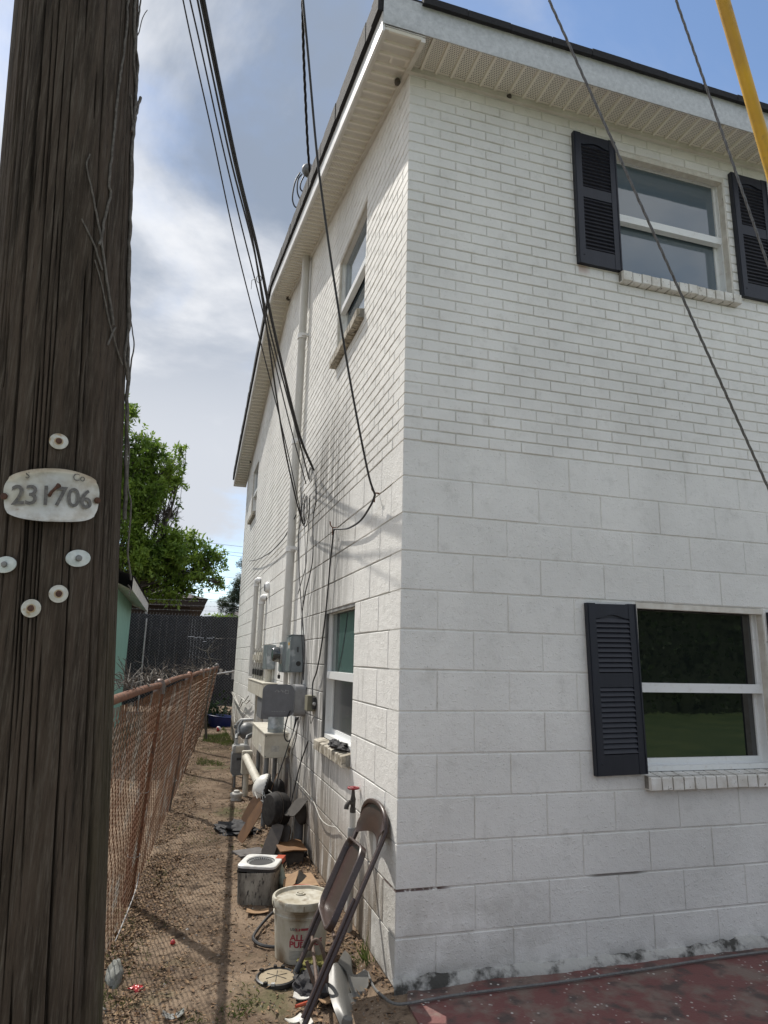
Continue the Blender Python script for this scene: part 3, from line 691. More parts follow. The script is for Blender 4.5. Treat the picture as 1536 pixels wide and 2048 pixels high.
def tagdent(x, y): return .0016 * noise.noise(V((x * 40, y * 40, 1))) + .0025 * noise.noise(V((x * 16, y * 22, 5)))
for i in range(rings + 1):
    for j in range(k):
        a = 2 * pi * j / k; r = tag_outline(a) * i / rings
        x, y = r * math.cos(a) * tw / 2, r * math.sin(a) * th_ / 2
        if y < 0 and x < -.01: y *= 1 - .10 * min(1, max(0, (-x - .01) / .05))
        if y > 0: y *= .95 + .05 * math.cos(x / tw * 9) - .03 * math.exp(-((x + .002) / .03) ** 2)
        lift = .0016 * (i / rings) ** 3 * (1 + math.sin(3 * a)) + (.004 * (i / rings) ** 8 if abs(math.sin(a)) > .6 else 0)
        if i == rings: lift += .002
        vs_.append(tagp(x, y, .003 + tagdent(x, y) + lift))
fs_ = [(i * k + j, i * k + (j + 1) % k, (i + 1) * k + (j + 1) % k, (i + 1) * k + j) for i in range(rings) for j in range(k)]
mbt.add(vs_, fs_)
base_n = len(vs_); back = [v - V((TN.x, TN.y, 0)) * .0015 for v in vs_]
mbt.add(back, [tuple(reversed(f)) for f in fs_])
mbt.f += [(rings * k + j, rings * k + (j + 1) % k, base_n + rings * k + (j + 1) % k, base_n + rings * k + j) for j in range(k)]; mbt.m += [0] * k
plate = tagT.part('plate', mbt, 'tag_metal', 60)
def tag_text(s_, size, x0, y0, bold, name, m_):
    vt, ft_ = textmesh(s_, size, bold); q = MB()
    q.add([tagp(x0 + v.x, y0 + v.y * 1.12, .0030 + tagdent(x0 + v.x, y0 + v.y * 1.12) + .0042) for v in vt], ft_); return tagT.part(name, q, m_, 0)
dg_ = '231706'; pitch = tw * .136
for i, ch in enumerate(dg_): tag_text(ch, th_ * .45, -tw * .345 + i * pitch + (tw * .005 if i > 2 else 0), -.002 - i * .0008, .0005, 'digit', 'digit_dark')
tag_text('Co', th_ * .17, tw * .25, th_ * .345, 0, 'stamped_letters', 'digit_dark'); tag_text('S', th_ * .16, -tw * .26, th_ * .35, 0, 'stamped_letters', 'digit_dark')
def nail(T_, p, n, r, m_='rust_nail', tall=.004, name='nail', tilt=None):
    q = MB(); q.lathe([(r * .3, -.004), (r * .9, 0), (r, tall * .4), (r * .85, tall), (r * .3, tall * 1.15)], basis(p, tilt or n), 12)
    for i, v in enumerate(q.v): q.v[i] = v + V((noise.noise(v * 400), noise.noise(v * 400 + V((3, 0, 0))), 0)) * r * .12
    return T_.part(name, q, m_, 40)
for sx_, hy in ((-tw * .49, -.001), (tw * .475, -.004)): nail(tagT, tagp(sx_, hy, .005), tagp(sx_, hy, 1) - tagp(sx_, hy, 0), .0062, tall=.005)
q = MB(); q.tube([tagp(-.006, -.001, .004), tagp(-.003, .004, .010), tagp(.003, .012, .014), tagp(.007, .017, .010)], [.0035, .0028, .0028, .0045], 8); tagT.part('bent_nail', q, 'rust_nail', 40)
for (u, v, wpx, hpx, rot, m_, lab, nm) in ((117, 884, 38, 32, 0, 'washer_pale', 'round white nail disc above the number tag on the pole', 'rust_nail'), (13, 1130, 50, 33, .1, 'washer_blue', 'silvery oval nail disc at the left edge of the pole below the tag', 'nail_grey'), (154, 1117, 54, 34, .18, 'washer_blue', 'tilted greenish oval nail disc right below the number tag', 'nail_grey'), (116, 1188, 39, 35, 0, 'washer_pale', 'round white nail disc with rusty nail, second from the bottom of the pole', 'rust_nail'), (63, 1217, 39, 36, 0, 'washer_pale', 'lowest round white nail disc on the pole', 'rust_nail')):
    p, n = onpole(u, v); dist = (p - CAM).dot(FF); T_ = Thing('nail_disc', p, lab, 'nail disc', 'nail discs on the pole')
    sz = dist / FPX; q = MB(); tn = V((-n.y, n.x, 0))
    vd = (CAM - p).normalized(); cosx = max(.5, n.dot(vd))
    rx, ry = wpx / 2 * sz * .92, hpx / 2 * sz / max(.7, 1)
    M_ = basis(p + n * .004, n, tn) @ Matrix.Rotation(rot, 4, 'Z') @ Matrix.Diagonal((rx, ry, 1, 1))
    q.lathe([(1., -.0005), (1.0, .0012), (.93, .0016), (.90, .0010), (.5, .0014), (.02, .0022)], M_, 32); T_.part('disc', q, m_, 40)
    if m_ == 'washer_pale':
        q = MB(); q.lathe([(.50, .0013), (.49, .0019), (.1, .0026)], M_, 20); T_.part('rust_stain', q, 'rust_ring', 0)
    nail(T_, p + n * .006, n, rx * (.36 if m_ == 'washer_pale' else .27), nm)
# dead vines on the pole
mat('vine', (.16, .145, .125), (.075, .065, .055), 90, .9, bump=.5, bscale=400)
def vine(name, label, pts, r0, r1, off=.004):
    P = []
    for (u, v) in pts:
        p, n = onpole(u, v, off); c = pax(p.z)
        h = V((p.x - c.x, p.y - c.y, 0)); P.append(p)
    S = spline(P, 7); q = MB(); S = [p + V((noise.noise(p * 55), noise.noise(p * 55 + V((9, 0, 0))), noise.noise(p * 55 + V((0, 4, 0))))) * r0 * .9 for p in S]
    q.tube(S, [r0 + (r1 - r0) * i / (len(S) - 1) for i in range(len(S))], 7); return q
vt = Thing('dead_vine', onpole(262, 700)[0], 'dry leafless vine stems climbing the right edge of the pole', 'vine')
for pts, a_, b_ in (([(272, -20), (268, 60), (275, 130), (271, 200), (266, 280), (262, 400), (258, 520), (257, 650), (255, 760), (252, 900), (250, 1040)], .003, .0042), ([(283, -20), (277, 40), (268, 110), (272, 180), (268, 240)], .0018, .003), ([(262, 190), (266, 260), (262, 330), (262, 420), (256, 560), (261, 640), (250, 700), (254, 760)], .0022, .0028), ([(280, 195), (270, 235), (264, 262)], .0035, .003), ([(295, 20), (286, 33), (281, 52), (276, 70)], .0009, .0013),
                    ([(262, 640), (268, 690), (263, 720), (258, 770)], .0012, .002), ([(250, 820), (258, 900), (255, 960), (262, 1020), (256, 1100), (262, 1160)], .0012, .002), ([(256, 1170), (262, 1178), (258, 1190)], .0015, .0012)):
    vt.part('stem', vine('stem', '', pts, a_, b_), 'vine', 60)
vt = Thing('dead_vine', onpole(205, 480)[0], 'forked pale dead vine twigs on the upper face of the pole', 'vine')
for pts, a_, b_ in (([(258, 0), (248, 100), (238, 170), (229, 260), (222, 330), (218, 372), (222, 385), (213, 420), (204, 470), (199, 490)], .0022, .0028), ([(180, 308), (174, 330), (181, 370), (192, 420), (200, 462), (206, 500), (212, 550), (220, 600), (226, 650)], .0014, .003), ([(164, 438), (172, 455), (185, 480), (195, 510), (204, 540)], .0015, .0022), ([(215, 690), (225, 665), (232, 655)], .002, .002), ([(190, 520), (206, 580), (218, 640), (232, 690), (244, 730)], .0012, .002)):
    vt.part('twig', vine('twig', '', pts, a_, b_), 'vine', 60)

# ------------------------------------------------------------------ chain link fence along the lane
mat('rust_wire', (.135, .052, .019), (.17, .10, .055), 2.2, .7, metal=.2, c3=(.26, .23, .19), s3=6, lo3=.52, hi3=.68)
mat('rust_pipe', (.12, .040, .018), (.19, .085, .042), 22, .8, bump=.5, bscale=120, c3=(.07, .035, .022), s3=30, lo3=.55, hi3=.7)
mat('galv_old', (.20, .205, .21), (.13, .10, .08), 14, .55, metal=.35, c3=(.18, .07, .035), s3=4, lo3=.5, hi3=.65)
mat('galv_wire', (.42, .43, .44), (.30, .29, .28), 9, .45, metal=.5)
def fb(y): return -1.36 + .075 * y
def ft_(y): return -1.30 + .087 * y
FH = 1.33
def fence_pt(y, z, off=0.):
    t = (z - GZ) / FH; bulge = .03 * math.sin(pi * min(1, max(0, t))) * noise.noise(V((y * .8, 3, 0))) + .012 * noise.noise(V((y * 3, z * 3, 1)))
    zz = z - .0045 * max(0, y - 2) * t
    if t > .8: zz += .012 * noise.noise(V((y * .9, 0, 7)))
    return V((fb(y) + (ft_(y) - fb(y)) * t + off + bulge * (1 - ramp(.85, 1, t)), y, zz))
fn = Thing('chain_link_fence', (fb(.3), .3, GZ), 'rusty chain link fence leaning along the dirt lane', 'fence')
POST = [-1.05, 1.47, 4.1, 6.35, 8.45, 10.45, 12.2]
q = MB(); hp = .0406; w_pts = []
y = -1.0
i = 0
while y < 12.2:
    pts = []; nseg = int(1.25 / hp)
    for j in range(nseg + 1):
        yy = y + (hp if (j + i) % 2 else 0) * 1.0; z = .0 + j * hp - .005; s_ = .0022 if (j + i) % 2 else -.0022
        pts.append(fence_pt(yy, z, s_ + .02))
    tp = pts[-1] + V((rnd.uniform(-.004, .004), rnd.uniform(-.02, .02), .035)); pts.append(tp)
    q.tube(pts, (.0027 if y < 6 else .0034), 4 if y < 5 else 3, False)
    y += hp; i += 1
o = fn.part('wire_mesh', q, 'rust_wire', 60); o['kind'] = 'stuff'
q = MB(); q.tube([fence_pt(-1.1 + .3 * k, FH + GZ - .02 + .012 * noise.noise(V((-1.1 + .3 * k, 0, 0)))) for k in range(45)], .0205, 10); fn.part('top_rail', q, 'rust_pipe', 60)
for k, y in enumerate(POST):
    q = MB(); big = k == len(POST) - 1
    q.tube([fence_pt(y, -.1), fence_pt(y, .5), fence_pt(y, FH + GZ - .05)], .038 if big else .034, 12)
    po = fn.part('post', q, 'rust_pipe' if k in (1, 3) else 'galv_old', 50)
    q = MB(); q.lathe([(.036, -.05), (.037, .0), (.03, .03), (.012, .045)] if not big else [(.04, -.03), (.04, 0), (.05, .03), (.045, .07), (.015, .09)], Matrix.Translation(fence_pt(y, FH + GZ - .03)), 12)
    fn.part('post_cap', q, 'galv_old', 50, po)
    for z in (.25, .62, .98):
        q = MB(); c = fence_pt(y, z); q.tube([c + V((.038 * math.cos(a), .038 * math.sin(a), .004 * math.sin(a))) for a in [2 * pi * j / 12 for j in range(12)]], .0022, 5, close=True); fn.part('tie_wire', q, 'galv_wire', 50, po)
q = MB(); q.tube(spline([fence_pt(1.42, .16, .05), fence_pt(1.2, .12, .06), fence_pt(.9, .055, .05), fence_pt(.75, .03, .04)], 6), .003, 5); fn.part('loose_wire', q, 'galv_wire')
# dead vine tangle on top of the fence
dv = Thing('dead_vine', fence_pt(3, FH + GZ), 'tangle of dry vine twigs along the top rail of the rusty fence', 'vine')
q = MB(); r3 = random.Random(5)
for i in range(190):
    y = r3.choice((r3.uniform(.2, 3.4), r3.uniform(.2, 2.2), r3.uniform(3, 9))); p = fence_pt(y, FH + GZ + r3.uniform(-.03, .05)) + V((r3.uniform(-.10, .02), 0, 0)); L_ = r3.uniform(.05, .22)
    d = V((r3.uniform(-.6, .3), r3.uniform(-1, 1), r3.uniform(-.1, .55))).normalized(); m1 = p + d * L_ * .5 + V((0, 0, r3.uniform(-.02, .03)))
    q.tube([p, m1, p + d * L_ + V((0, 0, r3.uniform(-.05, .02)))], [.0035, .0026, .0012], 4)
o = dv.part('twig_tangle', q, 'vine', 60); o['kind'] = 'stuff'
# a dead sapling standing in the fence
ds = Thing('dead_sapling', fence_pt(10.0, GZ), 'leafless dead sapling standing against the far end of the rusty fence', 'tree')
q = MB(); b0 = fence_pt(10.0, -.02, .05); tp = ony(413, 1300, 10.0); q.tube(spline([b0 + V((.10, 0, 0)), b0 + V((.06, 0, .6)), fence_pt(10, 1.2, .02), tp], 5), [.026 - .0012 * k for k in range(16)], 7); ds.part('trunk', q, 'vine', 60)
for k in range(12):
    q = MB(); t = r3.uniform(.3, 1); p = fence_pt(10, 1.1, .03).lerp(tp, t); d = V((r3.uniform(-1, 1), r3.uniform(-1, 1), r3.uniform(-.1, .9))).normalized() * r3.uniform(.15, .4)
    q.tube([p, p + d * .5 + V((0, 0, -.01)), p + d], [.007, .005, .002], 5); ds.part('branch', q, 'vine', 60)

# ------------------------------------------------------------------ tall slatted fence across the back
YB = 15.6; ZT = 2.55
mat('slat_black', (.012, .012, .016), (.022, .022, .028), 6, .55)
bf = Thing('slatted_fence', (-1, YB, GZ), 'tall chain link fence with black privacy slats and barbed wire across the back', 'fence')
q = MB(); hp2 = .040; x = -4.2; i = 0
while x < 4.6:
    n_ = int((ZT - .12) / hp2); pts = [V((x + (hp2 if (j + i) % 2 else 0), YB - .006 + (.005 if (j + i) % 2 else -.005), .12 + j * hp2)) for j in range(n_ + 1)]
    q.tube(pts + [pts[-1] + V((.012, 0, .05))], .0026, 3, False); x += hp2; i += 1
o = bf.part('wire_mesh', q, 'galv_wire', 0); o['kind'] = 'stuff'
q = MB(); x = -4.2; r4 = random.Random(9)
while x < 4.6:
    ztop = ZT - .02 - r4.uniform(0, .02); zmid = 1.95 + r4.uniform(-.02, .02)
    if r4.random() < .05 and x > -.6: zmid -= .12
    ga = r4.uniform(-.003, .003); tall = 2.02
    if True: q.box((x + .0004, YB + .001 + ga, zmid + .004), (x + .0808, YB + .006 + ga, ztop))
    lo = .16 + r4.uniform(0, .04)
    hole = None
    if -1.0 < x < -.7 and r4.random() < .6: hole = (1.30 + r4.uniform(-.03, .02), 1.37 + r4.uniform(-.03, .03))
    if -.05 < x < .4 and r4.random() < .7: hole = (1.05 - .35 * x + r4.uniform(-.05, .05), 1.18 - .35 * x + r4.uniform(-.08, .08))
    if hole: q.box((x + .0004, YB + .001, lo), (x + .0808, YB + .006, hole[0])); q.box((x + .0004, YB + .001, hole[1]), (x + .0808, YB + .006, zmid))
    else: q.box((x + .0004, YB + .001 - ga, lo), (x + .0808, YB + .006 - ga, zmid))
    x += .0812
o = bf.part('privacy_slats', q, 'slat_black', 0); o['kind'] = 'stuff'
for x in (-4.2, -1.98, .55, 3.0, 4.55):
    q = MB(); q.tube([(x, YB + .045, -.15), (x, YB + .045, ZT + .03)], .032, 10); po = bf.part('post', q, 'galv_wire', 50)
    q = MB(); q.tube([(x, YB + .045, ZT + .02), (x, YB - .02, ZT + .2), (x, YB - .09, ZT + .40)], .014, 6); bf.part('barb_arm', q, 'galv_wire', 50, po)
q = MB(); q.tube([(-1.98 + .03, YB - .03, -.1), (-1.98 + .03, YB - .03, ZT - .15)], .022, 8); bf.part('brace_post', q, 'galv_wire', 50)
for k, (dz, dy) in enumerate(((.10, -.02), (.23, -.05), (.36, -.08))):
    q = MB(); q.tube([(-4.2 + .4 * j, YB + dy, ZT + dz + .012 * math.sin(j * .9)) for j in range(23)], .0028, 4)
    for j in range(80):
        p = V((-4.2 + j * .11, YB + dy, ZT + dz)); q.tube([p + V((-.012, 0, -.014)), p + V((.012, 0, .014))], .002, 3); q.tube([p + V((.012, 0, -.014)), p + V((-.012, 0, .014))], .002, 3)
    bf.part('barbed_wire', q, 'galv_wire', 0)
q = MB(); q.tube([(-4.2, YB - .03, .21), (4.55, YB - .03, .21)], .004, 4); bf.part('tension_wire', q, 'galv_wire')
q = MB(); e1 = fence_pt(12.2, 1.12); q.tube([e1, (.45, 12.45, 1.2)], .019, 8); solo('fence_rail', q, 'galv_wire', 'grey pipe rail running from the end post of the rusty fence to the house', 'rail', loc=e1)

# ------------------------------------------------------------------ behind: mint house, dark house, far roof
mat('mint', (.26, .47, .37), (.22, .41, .32), 4, .7, bump=.1, bscale=60)
mat('eave_white', (.60, .58, .52), (.45, .42, .36), 6, .6)
mh = Thing('mint_house', (-2.2, 10.5, GZ), 'low mint green house with white eave beyond the rusty fence', 'house')
EY = 13.6
ec = ony(297, 1207, EY); wc = ony(262, 1225, EY - .25)
q = MB(); q.box((-7, 8.2, -.1), (wc.x, EY - .25, ec.z - .02)); mh.part('wall', q, 'mint', 0)
q = MB(); fz = ec.z
q.add([(ec.x, 7.9, fz), (ec.x, EY, fz), (ec.x, EY, fz - .20), (ec.x, 7.9, fz - .20)], [(0, 3, 2, 1)])
mh.part('fascia', q, 'eave_white', 0)
q = MB(); q.add([(ec.x - .004, 7.9, fz - .2), (wc.x - .02, 7.9, fz - .03), (wc.x - .02, EY, fz - .03), (ec.x - .004, EY, fz - .2)], [(0, 1, 2, 3)]); mh.part('soffit', q, 'eave_white', 0)
q = MB(); q.add([(ec.x, EY, fz), (ec.x, EY, fz - .2), (wc.x - .1, EY, fz - .02), (wc.x - .4, EY, fz - .02), (wc.x - .4, EY, fz + .2)], [(0, 4, 3, 2, 1)]); mh.part('end_cap', q, 'eave_white', 0)
q = MB(); q.add([(ec.x + .03, 7.85, fz + .01), (ec.x + .03, EY + .05, fz + .01), (-5, EY + .05, fz + 1.1), (-5, 7.85, fz + 1.1), (-8.5, EY + .05, fz), (-8.5, 7.85, fz)], [(0, 1, 2, 3), (3, 2, 4, 5)]); mh.part('roof', q, 'shingle', 0)
mat('dark_wood', (.045, .035, .032), (.07, .055, .05), 9, .8, stretch=(1, 1, 6)); mat('dark_roof', (.10, .085, .085), (.07, .06, .06), 20, .9)
dh = Thing('dark_house', (-3, 24, GZ), 'dark brown house with hip roof behind the slatted fence', 'house')
c1 = ony(411, 1198, 22); c0 = ony(405, 1212, 22.4)
q = MB(); q.box((-12, 22.5, -.1), (c1.x - .5, 30, c1.z - .05)); dh.part('wall', q, 'dark_wood', 0)
q = MB(); zf = c1.z; q.box((-12.5, 22, zf - .3), (c1.x, 22.05, zf)); dh.part('fascia', q, 'dark_wood', 0); q = MB(); q.box((c1.x - .05, 22.051, zf - .3), (c1.x, 30.5, zf)); dh.part('fascia', q, 'dark_wood', 0); q = MB(); q.box((-12.5, 22.05, zf - .3), (c1.x - .051, 30.5, zf - .25)); dh.part('soffit', q, 'dark_wood', 0)
q = MB(); q.add([(-12.6, 21.9, zf), (c1.x + .1, 21.9, zf), (c1.x + .1, 30.6, zf), (-12.6, 30.6, zf), (-8.5, 26.2, zf + 1.25), (c1.x - 4, 26.2, zf + 1.25)], [(0, 1, 5, 4), (1, 2, 5), (2, 3, 4, 5), (3, 0, 4)]); dh.part('roof', q, 'dark_roof', 0)
gr_ = Thing('far_house', (5, 30, GZ), 'far low house with grey roof at the end of the lane', 'house')
rp = ony(436, 1233, 32); tpz = ony(474, 1219, 32)
q = MB(); q.box((rp.x + .3, 32.2, -.1), (12, 40, rp.z)); gr_.part('wall', q, 'eave_white', 0)
q = MB(); q.add([(rp.x, 32, rp.z), (12, 32, rp.z), (12, 40, rp.z), (rp.x, 40, rp.z), (rp.x + 3.2, 36, rp.z + 1.15), (10, 36, rp.z + 1.15)], [(0, 1, 5, 4), (1, 2, 5), (2, 3, 4, 5), (3, 0, 4)]); gr_.part('roof', q, 'dark_roof', 0)

# ------------------------------------------------------------------ trees
mat('hedge_core', (.012, .02, .007), (.02, .032, .01), 4, .9)
mat('bark', (.10, .082, .065), (.05, .042, .035), 12, .9, stretch=(1, 1, .3), bump=.6, bscale=60)
def leafmat(name, c1, c2):
    mt = mat(name, c1, c2, 1.1, .55, lo=.35, hi=.65); b_ = mt.node_tree.nodes['Principled BSDF']
    nt_ = mt.node_tree; tl = nt_.nodes.new('ShaderNodeBsdfTranslucent'); mxs = nt_.nodes.new('ShaderNodeMixShader'); mxs.inputs[0].default_value = .45
    src = b_.inputs['Base Color'].links[0].from_socket; nt_.links.new(src, tl.inputs[0]); out = nt_.nodes['Material Output']
    nt_.links.new(b_.outputs[0], mxs.inputs[1]); nt_.links.new(tl.outputs[0], mxs.inputs[2]); nt_.links.new(mxs.outputs[0], out.inputs[0]); return mt
leafmat('leaf_green', (.10, .18, .028), (.27, .38, .06)); leafmat('leaf_dark', (.025, .05, .014), (.045, .08, .02)); leafmat('needle', (.035, .055, .030), (.06, .085, .045))
def limb(q, a, b_, r0, r1, rg, bend=.12, n=6, k=6):
    L_ = (b_ - a).length; off = V((rg.uniform(-1, 1), rg.uniform(-1, 1), rg.uniform(-.3, .8))) * L_ * bend
    pts = [a.lerp(b_, t) + off * math.sin(pi * t) for t in [j / n for j in range(n + 1)]]
    q.tube(pts, [r0 + (r1 - r0) * j / n for j in range(n + 1)], k); return pts
def leaf(q, p, d, up, L_, W_):
    s_ = d.cross(up); s_ = s_.normalized() if s_.length > 1e-5 else V((1, 0, 0))
    q.add([p, p + d * L_ * .5 + s_ * W_ * .5, p + d * L_, p + d * L_ * .5 - s_ * W_ * .5 - up * L_ * .05], [(0, 1, 2, 3)])
def rv(rg):
    while True:
        v = V((rg.uniform(-1, 1), rg.uniform(-1, 1), rg.uniform(-1, 1)))
        if .05 < v.length < 1: return v.normalized()
def broad_tree(name, label, base, clumps, seed, leafm='leaf_green', per=420, leafL=.2, trunk_r=.28, fork=None, group=None, bare=(), density=1.):
    rg = random.Random(seed); T_ = Thing(name, base, label, 'tree', group); base = V(base)
    tq = MB(); fk = V(fork) if fork else base + V((0, 0, 2.6)); limb(tq, base - V((0, 0, .3)), fk, trunk_r, trunk_r * .7, rg, .05, 6, 9)
    lq = MB()
    for c, r in clumps:
        c = V(c); pts = limb(tq, fk + rv(rg) * .1, c, trunk_r * .22, .02, rg, .14, 7, 6)
        tips = []
        for j in range(9):
            e = c + rv(rg) * r * rg.uniform(.5, 1.0); s0 = pts[rg.randrange(3, 8)]
            pp = limb(tq, s0, e, .03, .006, rg, .12, 4, 4); tips += pp[2:]
        is_bare = (c - V(base)).length in ()
        n_ = int(per * density * (r / 1.2) ** 2)
        # leaves hang in sprays of nine on short twigs
        for j in range(max(8, n_ // 9)):
            cc = tips[rg.randrange(len(tips))] + rv(rg) * r * .30 * rg.random() if rg.random() < .84 else c + rv(rg) * r * (rg.random() ** .45)
            d0 = (rv(rg) + (cc - c) / max(r, .1) * .8 + V((0, 0, -.15))).normalized(); tw_ = cc + d0 * leafL * 1.6
            for m_ in range(9):
                d = (d0 * .5 + rv(rg)).normalized(); leaf(lq, cc.lerp(tw_, m_ / 9), d, (V((0, 0, 1)) + rv(rg) * .7).normalized(), leafL * rg.uniform(.6, 1.25), leafL * rg.uniform(.3, .5))
    for c, r in bare:
        c = V(c); pts = limb(tq, fk, c, .09, .03, rg, .1, 7, 6)
        for j in range(150):
            s0 = c + rv(rg) * r * .7 * rg.random(); limb(tq, s0, s0 + (rv(rg) + V((0, 0, .3))) * r * .7, .011, .003, rg, .2, 4, 3)
    T_.part('trunk', tq, 'bark', 60); o = T_.part('crown', lq, leafm, 0); return T_
YT = 18.6
cl_ = []
for (u, v, rpx, dy) in ((275, 905, 34, 0), (300, 900, 26, -.3), (330, 935, 30, .2), (285, 960, 40, .4), (345, 925, 20, -.5), (352, 960, 18, 0), (300, 1005, 30, -.6), (360, 900, 10, 0), (290, 1085, 40, 0), (335, 1080, 34, -.5), (375, 1095, 30, .3), (330, 1130, 42, .2), (380, 1140, 32, -.3), (415, 1110, 24, 0), (420, 1145, 22, .3), (295, 1150, 36, .6), (440, 1165, 11, 0), (395, 1178, 16, 0), (345, 1180, 22, -.3), (430, 1120, 14, .3), (285, 870, 14, .2), (265, 985, 30, -.7), (262, 1050, 30, -.8), (270, 1110, 36, -.7), (300, 1120, 30, -.9), (255, 930, 30, -.6), (318, 970, 26, -.7), (350, 1110, 26, -.8)):
    p = ony(u, v, YT + dy); cl_.append((p, rpx * (YT + 3.3) / FPX * 1.02))
for (x, z, r, dy) in ((-4.6, 7.5, 1.4, 0), (-5.2, 5.6, 1.5, .5), (-4.4, 9, 1.2, 1), (-6, 8.5, 1.3, 0), (-5.5, 4.3, 1.1, -.5), (-3.8, 6, 1.1, 1.2)): cl_.append((V((x, YT + dy, z)), r))
broad_tree('leafy_tree', 'tall bright green broadleaf tree behind the dark fence at left', (-3.6, YT + .3, GZ), cl_, 3, per=8500, leafL=.155, fork=(-3.3, YT + .2, 3.0), bare=[(ony(315, 1040, YT - .4), .62), (ony(340, 1030, YT), .4), (ony(280, 1035, YT), .5)], density=1.0)
def pine(label, base, h, whorls, seed):
    rg = random.Random(seed); base = V(base); T_ = Thing('pine_tree', base, label, 'tree'); tq = MB(); lq = MB(); limb(tq, base - V((0, 0, .3)), base + V((.1, 0, h)), .2, .04, rg, .02, 8, 7)
    for (c, r) in whorls:
        c = V(c); s0 = base + V((0, 0, c.z - .4)); limb(tq, s0, c, .06, .02, rg, .05, 5, 5)
        for j in range(int(70 * r / .5)):
            e = c + rv(rg) * r * rg.uniform(.2, 1); d0 = rv(rg)
            for k_ in range(14): leaf(lq, e, (d0 * .6 + rv(rg)).normalized(), rv(rg), .17, .018)
    T_.part('trunk', tq, 'bark', 60); T_.part('crown', lq, 'needle', 0)
YP = 30
pine('dark pine tree beside the far corner of the white house', ony(478, 1310, YP) * 1 + V((.3, 0, -1.5 + 0)), 7.2, [(ony(u, v, YP + dy), r) for u, v, r, dy in ((452, 1212, .42, 0), (444, 1206, .3, .3), (462, 1218, .4, -.2), (470, 1185, .42, .2), (474, 1170, .35, 0), (466, 1195, .3, -.3), (480, 1200, .5, 0), (484, 1160, .4, .3), (490, 1130, .45, 0))], 21)
bq = MB(); bs = Thing('far_shrub', onz(455, 1330) * 0 + V((1.0, 29, GZ)), 'pale green shrub showing just above the slatted fence', 'shrub')
rg = random.Random(2); cc = ony(455, 1236, 29)
for j in range(1500): leaf(bq, cc + V((rg.uniform(-.9, 1.2), rg.uniform(-.4, .4), 0)) + rv(rg) * .5 + V((0, 0, -.35)), rv(rg), rv(rg), .14, .07)
bs.part('foliage', bq, 'leaf_green', 0); sq = MB(); sq.tube([(cc.x, 29, -.1), (cc.x, 29, cc.z - .3)], .06, 6); bs.part('stem', sq, 'bark')
# the tree line and hedge across the lawn, seen in the window glass
rg = random.Random(4); T_ = Thing('hedge', (4, -16.6, -.03), 'tall dark hedge across the lawn, mirrored in the low window', 'hedge'); q = MB()
gr2 = []
for i in range(60):
    x = -14 + i * .75; gr2.append([(x, -16.0 + .5 * noise.noise(V((x * .7, zz, 0))), zz + (.5 * noise.noise(V((x * .5, 9, 0))) if zz > 2 else 0)) for zz in (-.05, .6, 1.3, 2.0, 3.7)] + [(x, -17.2, 3.8 + .4 * noise.noise(V((x * .5, 5, 0))))])
q.sheet(gr2); T_.part('core', q, 'hedge_core', 60); q = MB()
for j in range(9000):
    x = rg.uniform(-14, 30); z = rg.uniform(.05, 4.2); leaf(q, V((x, -15.9 + .5 * noise.noise(V((x * .7, z, 0))) + rg.uniform(-.3, .35), z)), rv(rg), rv(rg), rg.uniform(.1, .24), .1)
T_.part('foliage', q, 'leaf_dark', 0)

# ------------------------------------------------------------------ cables
mat('cable_black', (.012, .012, .014), (.03, .03, .032), 30, .55); mat('cable_grey', (.16, .16, .155), (.10, .10, .098), 80, .6); mat('cable_white', (.50, .49, .45), (.34, .33, .3), 40, .6)
mat('guy_steel', (.17, .17, .17), (.10, .09, .085), 200, .5, metal=.5, stretch=(1, 1, 1)); mat('guard_yellow', (.62, .36, .015), (.42, .24, .03), 9, .5, bump=.15, bscale=60, c3=(.22, .15, .06), s3=30, lo3=.58, hi3=.72)
def cable(name, label, pts, r, m_='cable_black', cat='cable', group=None, k=10, n=7):
    q = MB(); q.tube(spline(pts, k), r, n); return solo(name, q, m_, label, cat, group, loc=pts[0])
PT = pax(6.6) + V((.12, .05, 0)); PT2 = pax(8.6) + V((.12, .05, 0))
def overhead(anchor, pix, top):
    P = [anchor] + [nearline(u, v, anchor, top) for u, v in pix]; d = P[-1] - P[-2]; e = P[-1] + d.normalized() * d.length; m_ = e.lerp(top, .3) + V((0, 0, -.06)); return P + [e, m_, e.lerp(top, .65), top]
A1 = onx(627, 940, -.05); A2 = onx(612, 968, -.05); A3 = onx(607, 1052, -.05); A4 = onx(618, 958, -.05)
cable('service_cable', 'thickest black cable of the bundle running from the wall up to the pole', overhead(A1, [(596, 860), (548, 660), (515, 500), (478, 350), (440, 170), (407, 0)], PT), .0115, group='cables from the pole to the gable wall')
cable('service_cable', 'black cable beside the thickest one, meeting the wall at the upper clamp', overhead(A4, [(590, 850), (540, 660), (508, 500), (464, 330), (425, 150), (395, 0)], PT + V((-.04, 0, .1))), .0064, group='cables from the pole to the gable wall')
cable('service_cable', 'thin black cable left of the bundle, crossing the roof edge', overhead(A2, [(575, 830), (520, 600), (480, 440), (440, 270), (405, 110), (380, 0)], PT + V((-.08, 0, .2))), .0052, group='cables from the pole to the gable wall')
cable('service_cable', 'leftmost thin black cable, ending at the coil on the gable wall', overhead(A3, [(570, 880), (520, 680), (470, 480), (425, 270), (385, 90), (364, -10)], PT + V((-.14, 0, .3))), .0046, group='cables from the pole to the gable wall')
cable('service_cable', 'black cable crossing the eave down to the low clamp on the gable wall', overhead(A3 + V((0, .02, .01)), [(590, 990), (565, 870), (528, 620), (503, 470), (470, 330), (432, 150), (401, 0)], PT + V((.03, 0, .05))), .0070, group='cables from the pole to the gable wall')
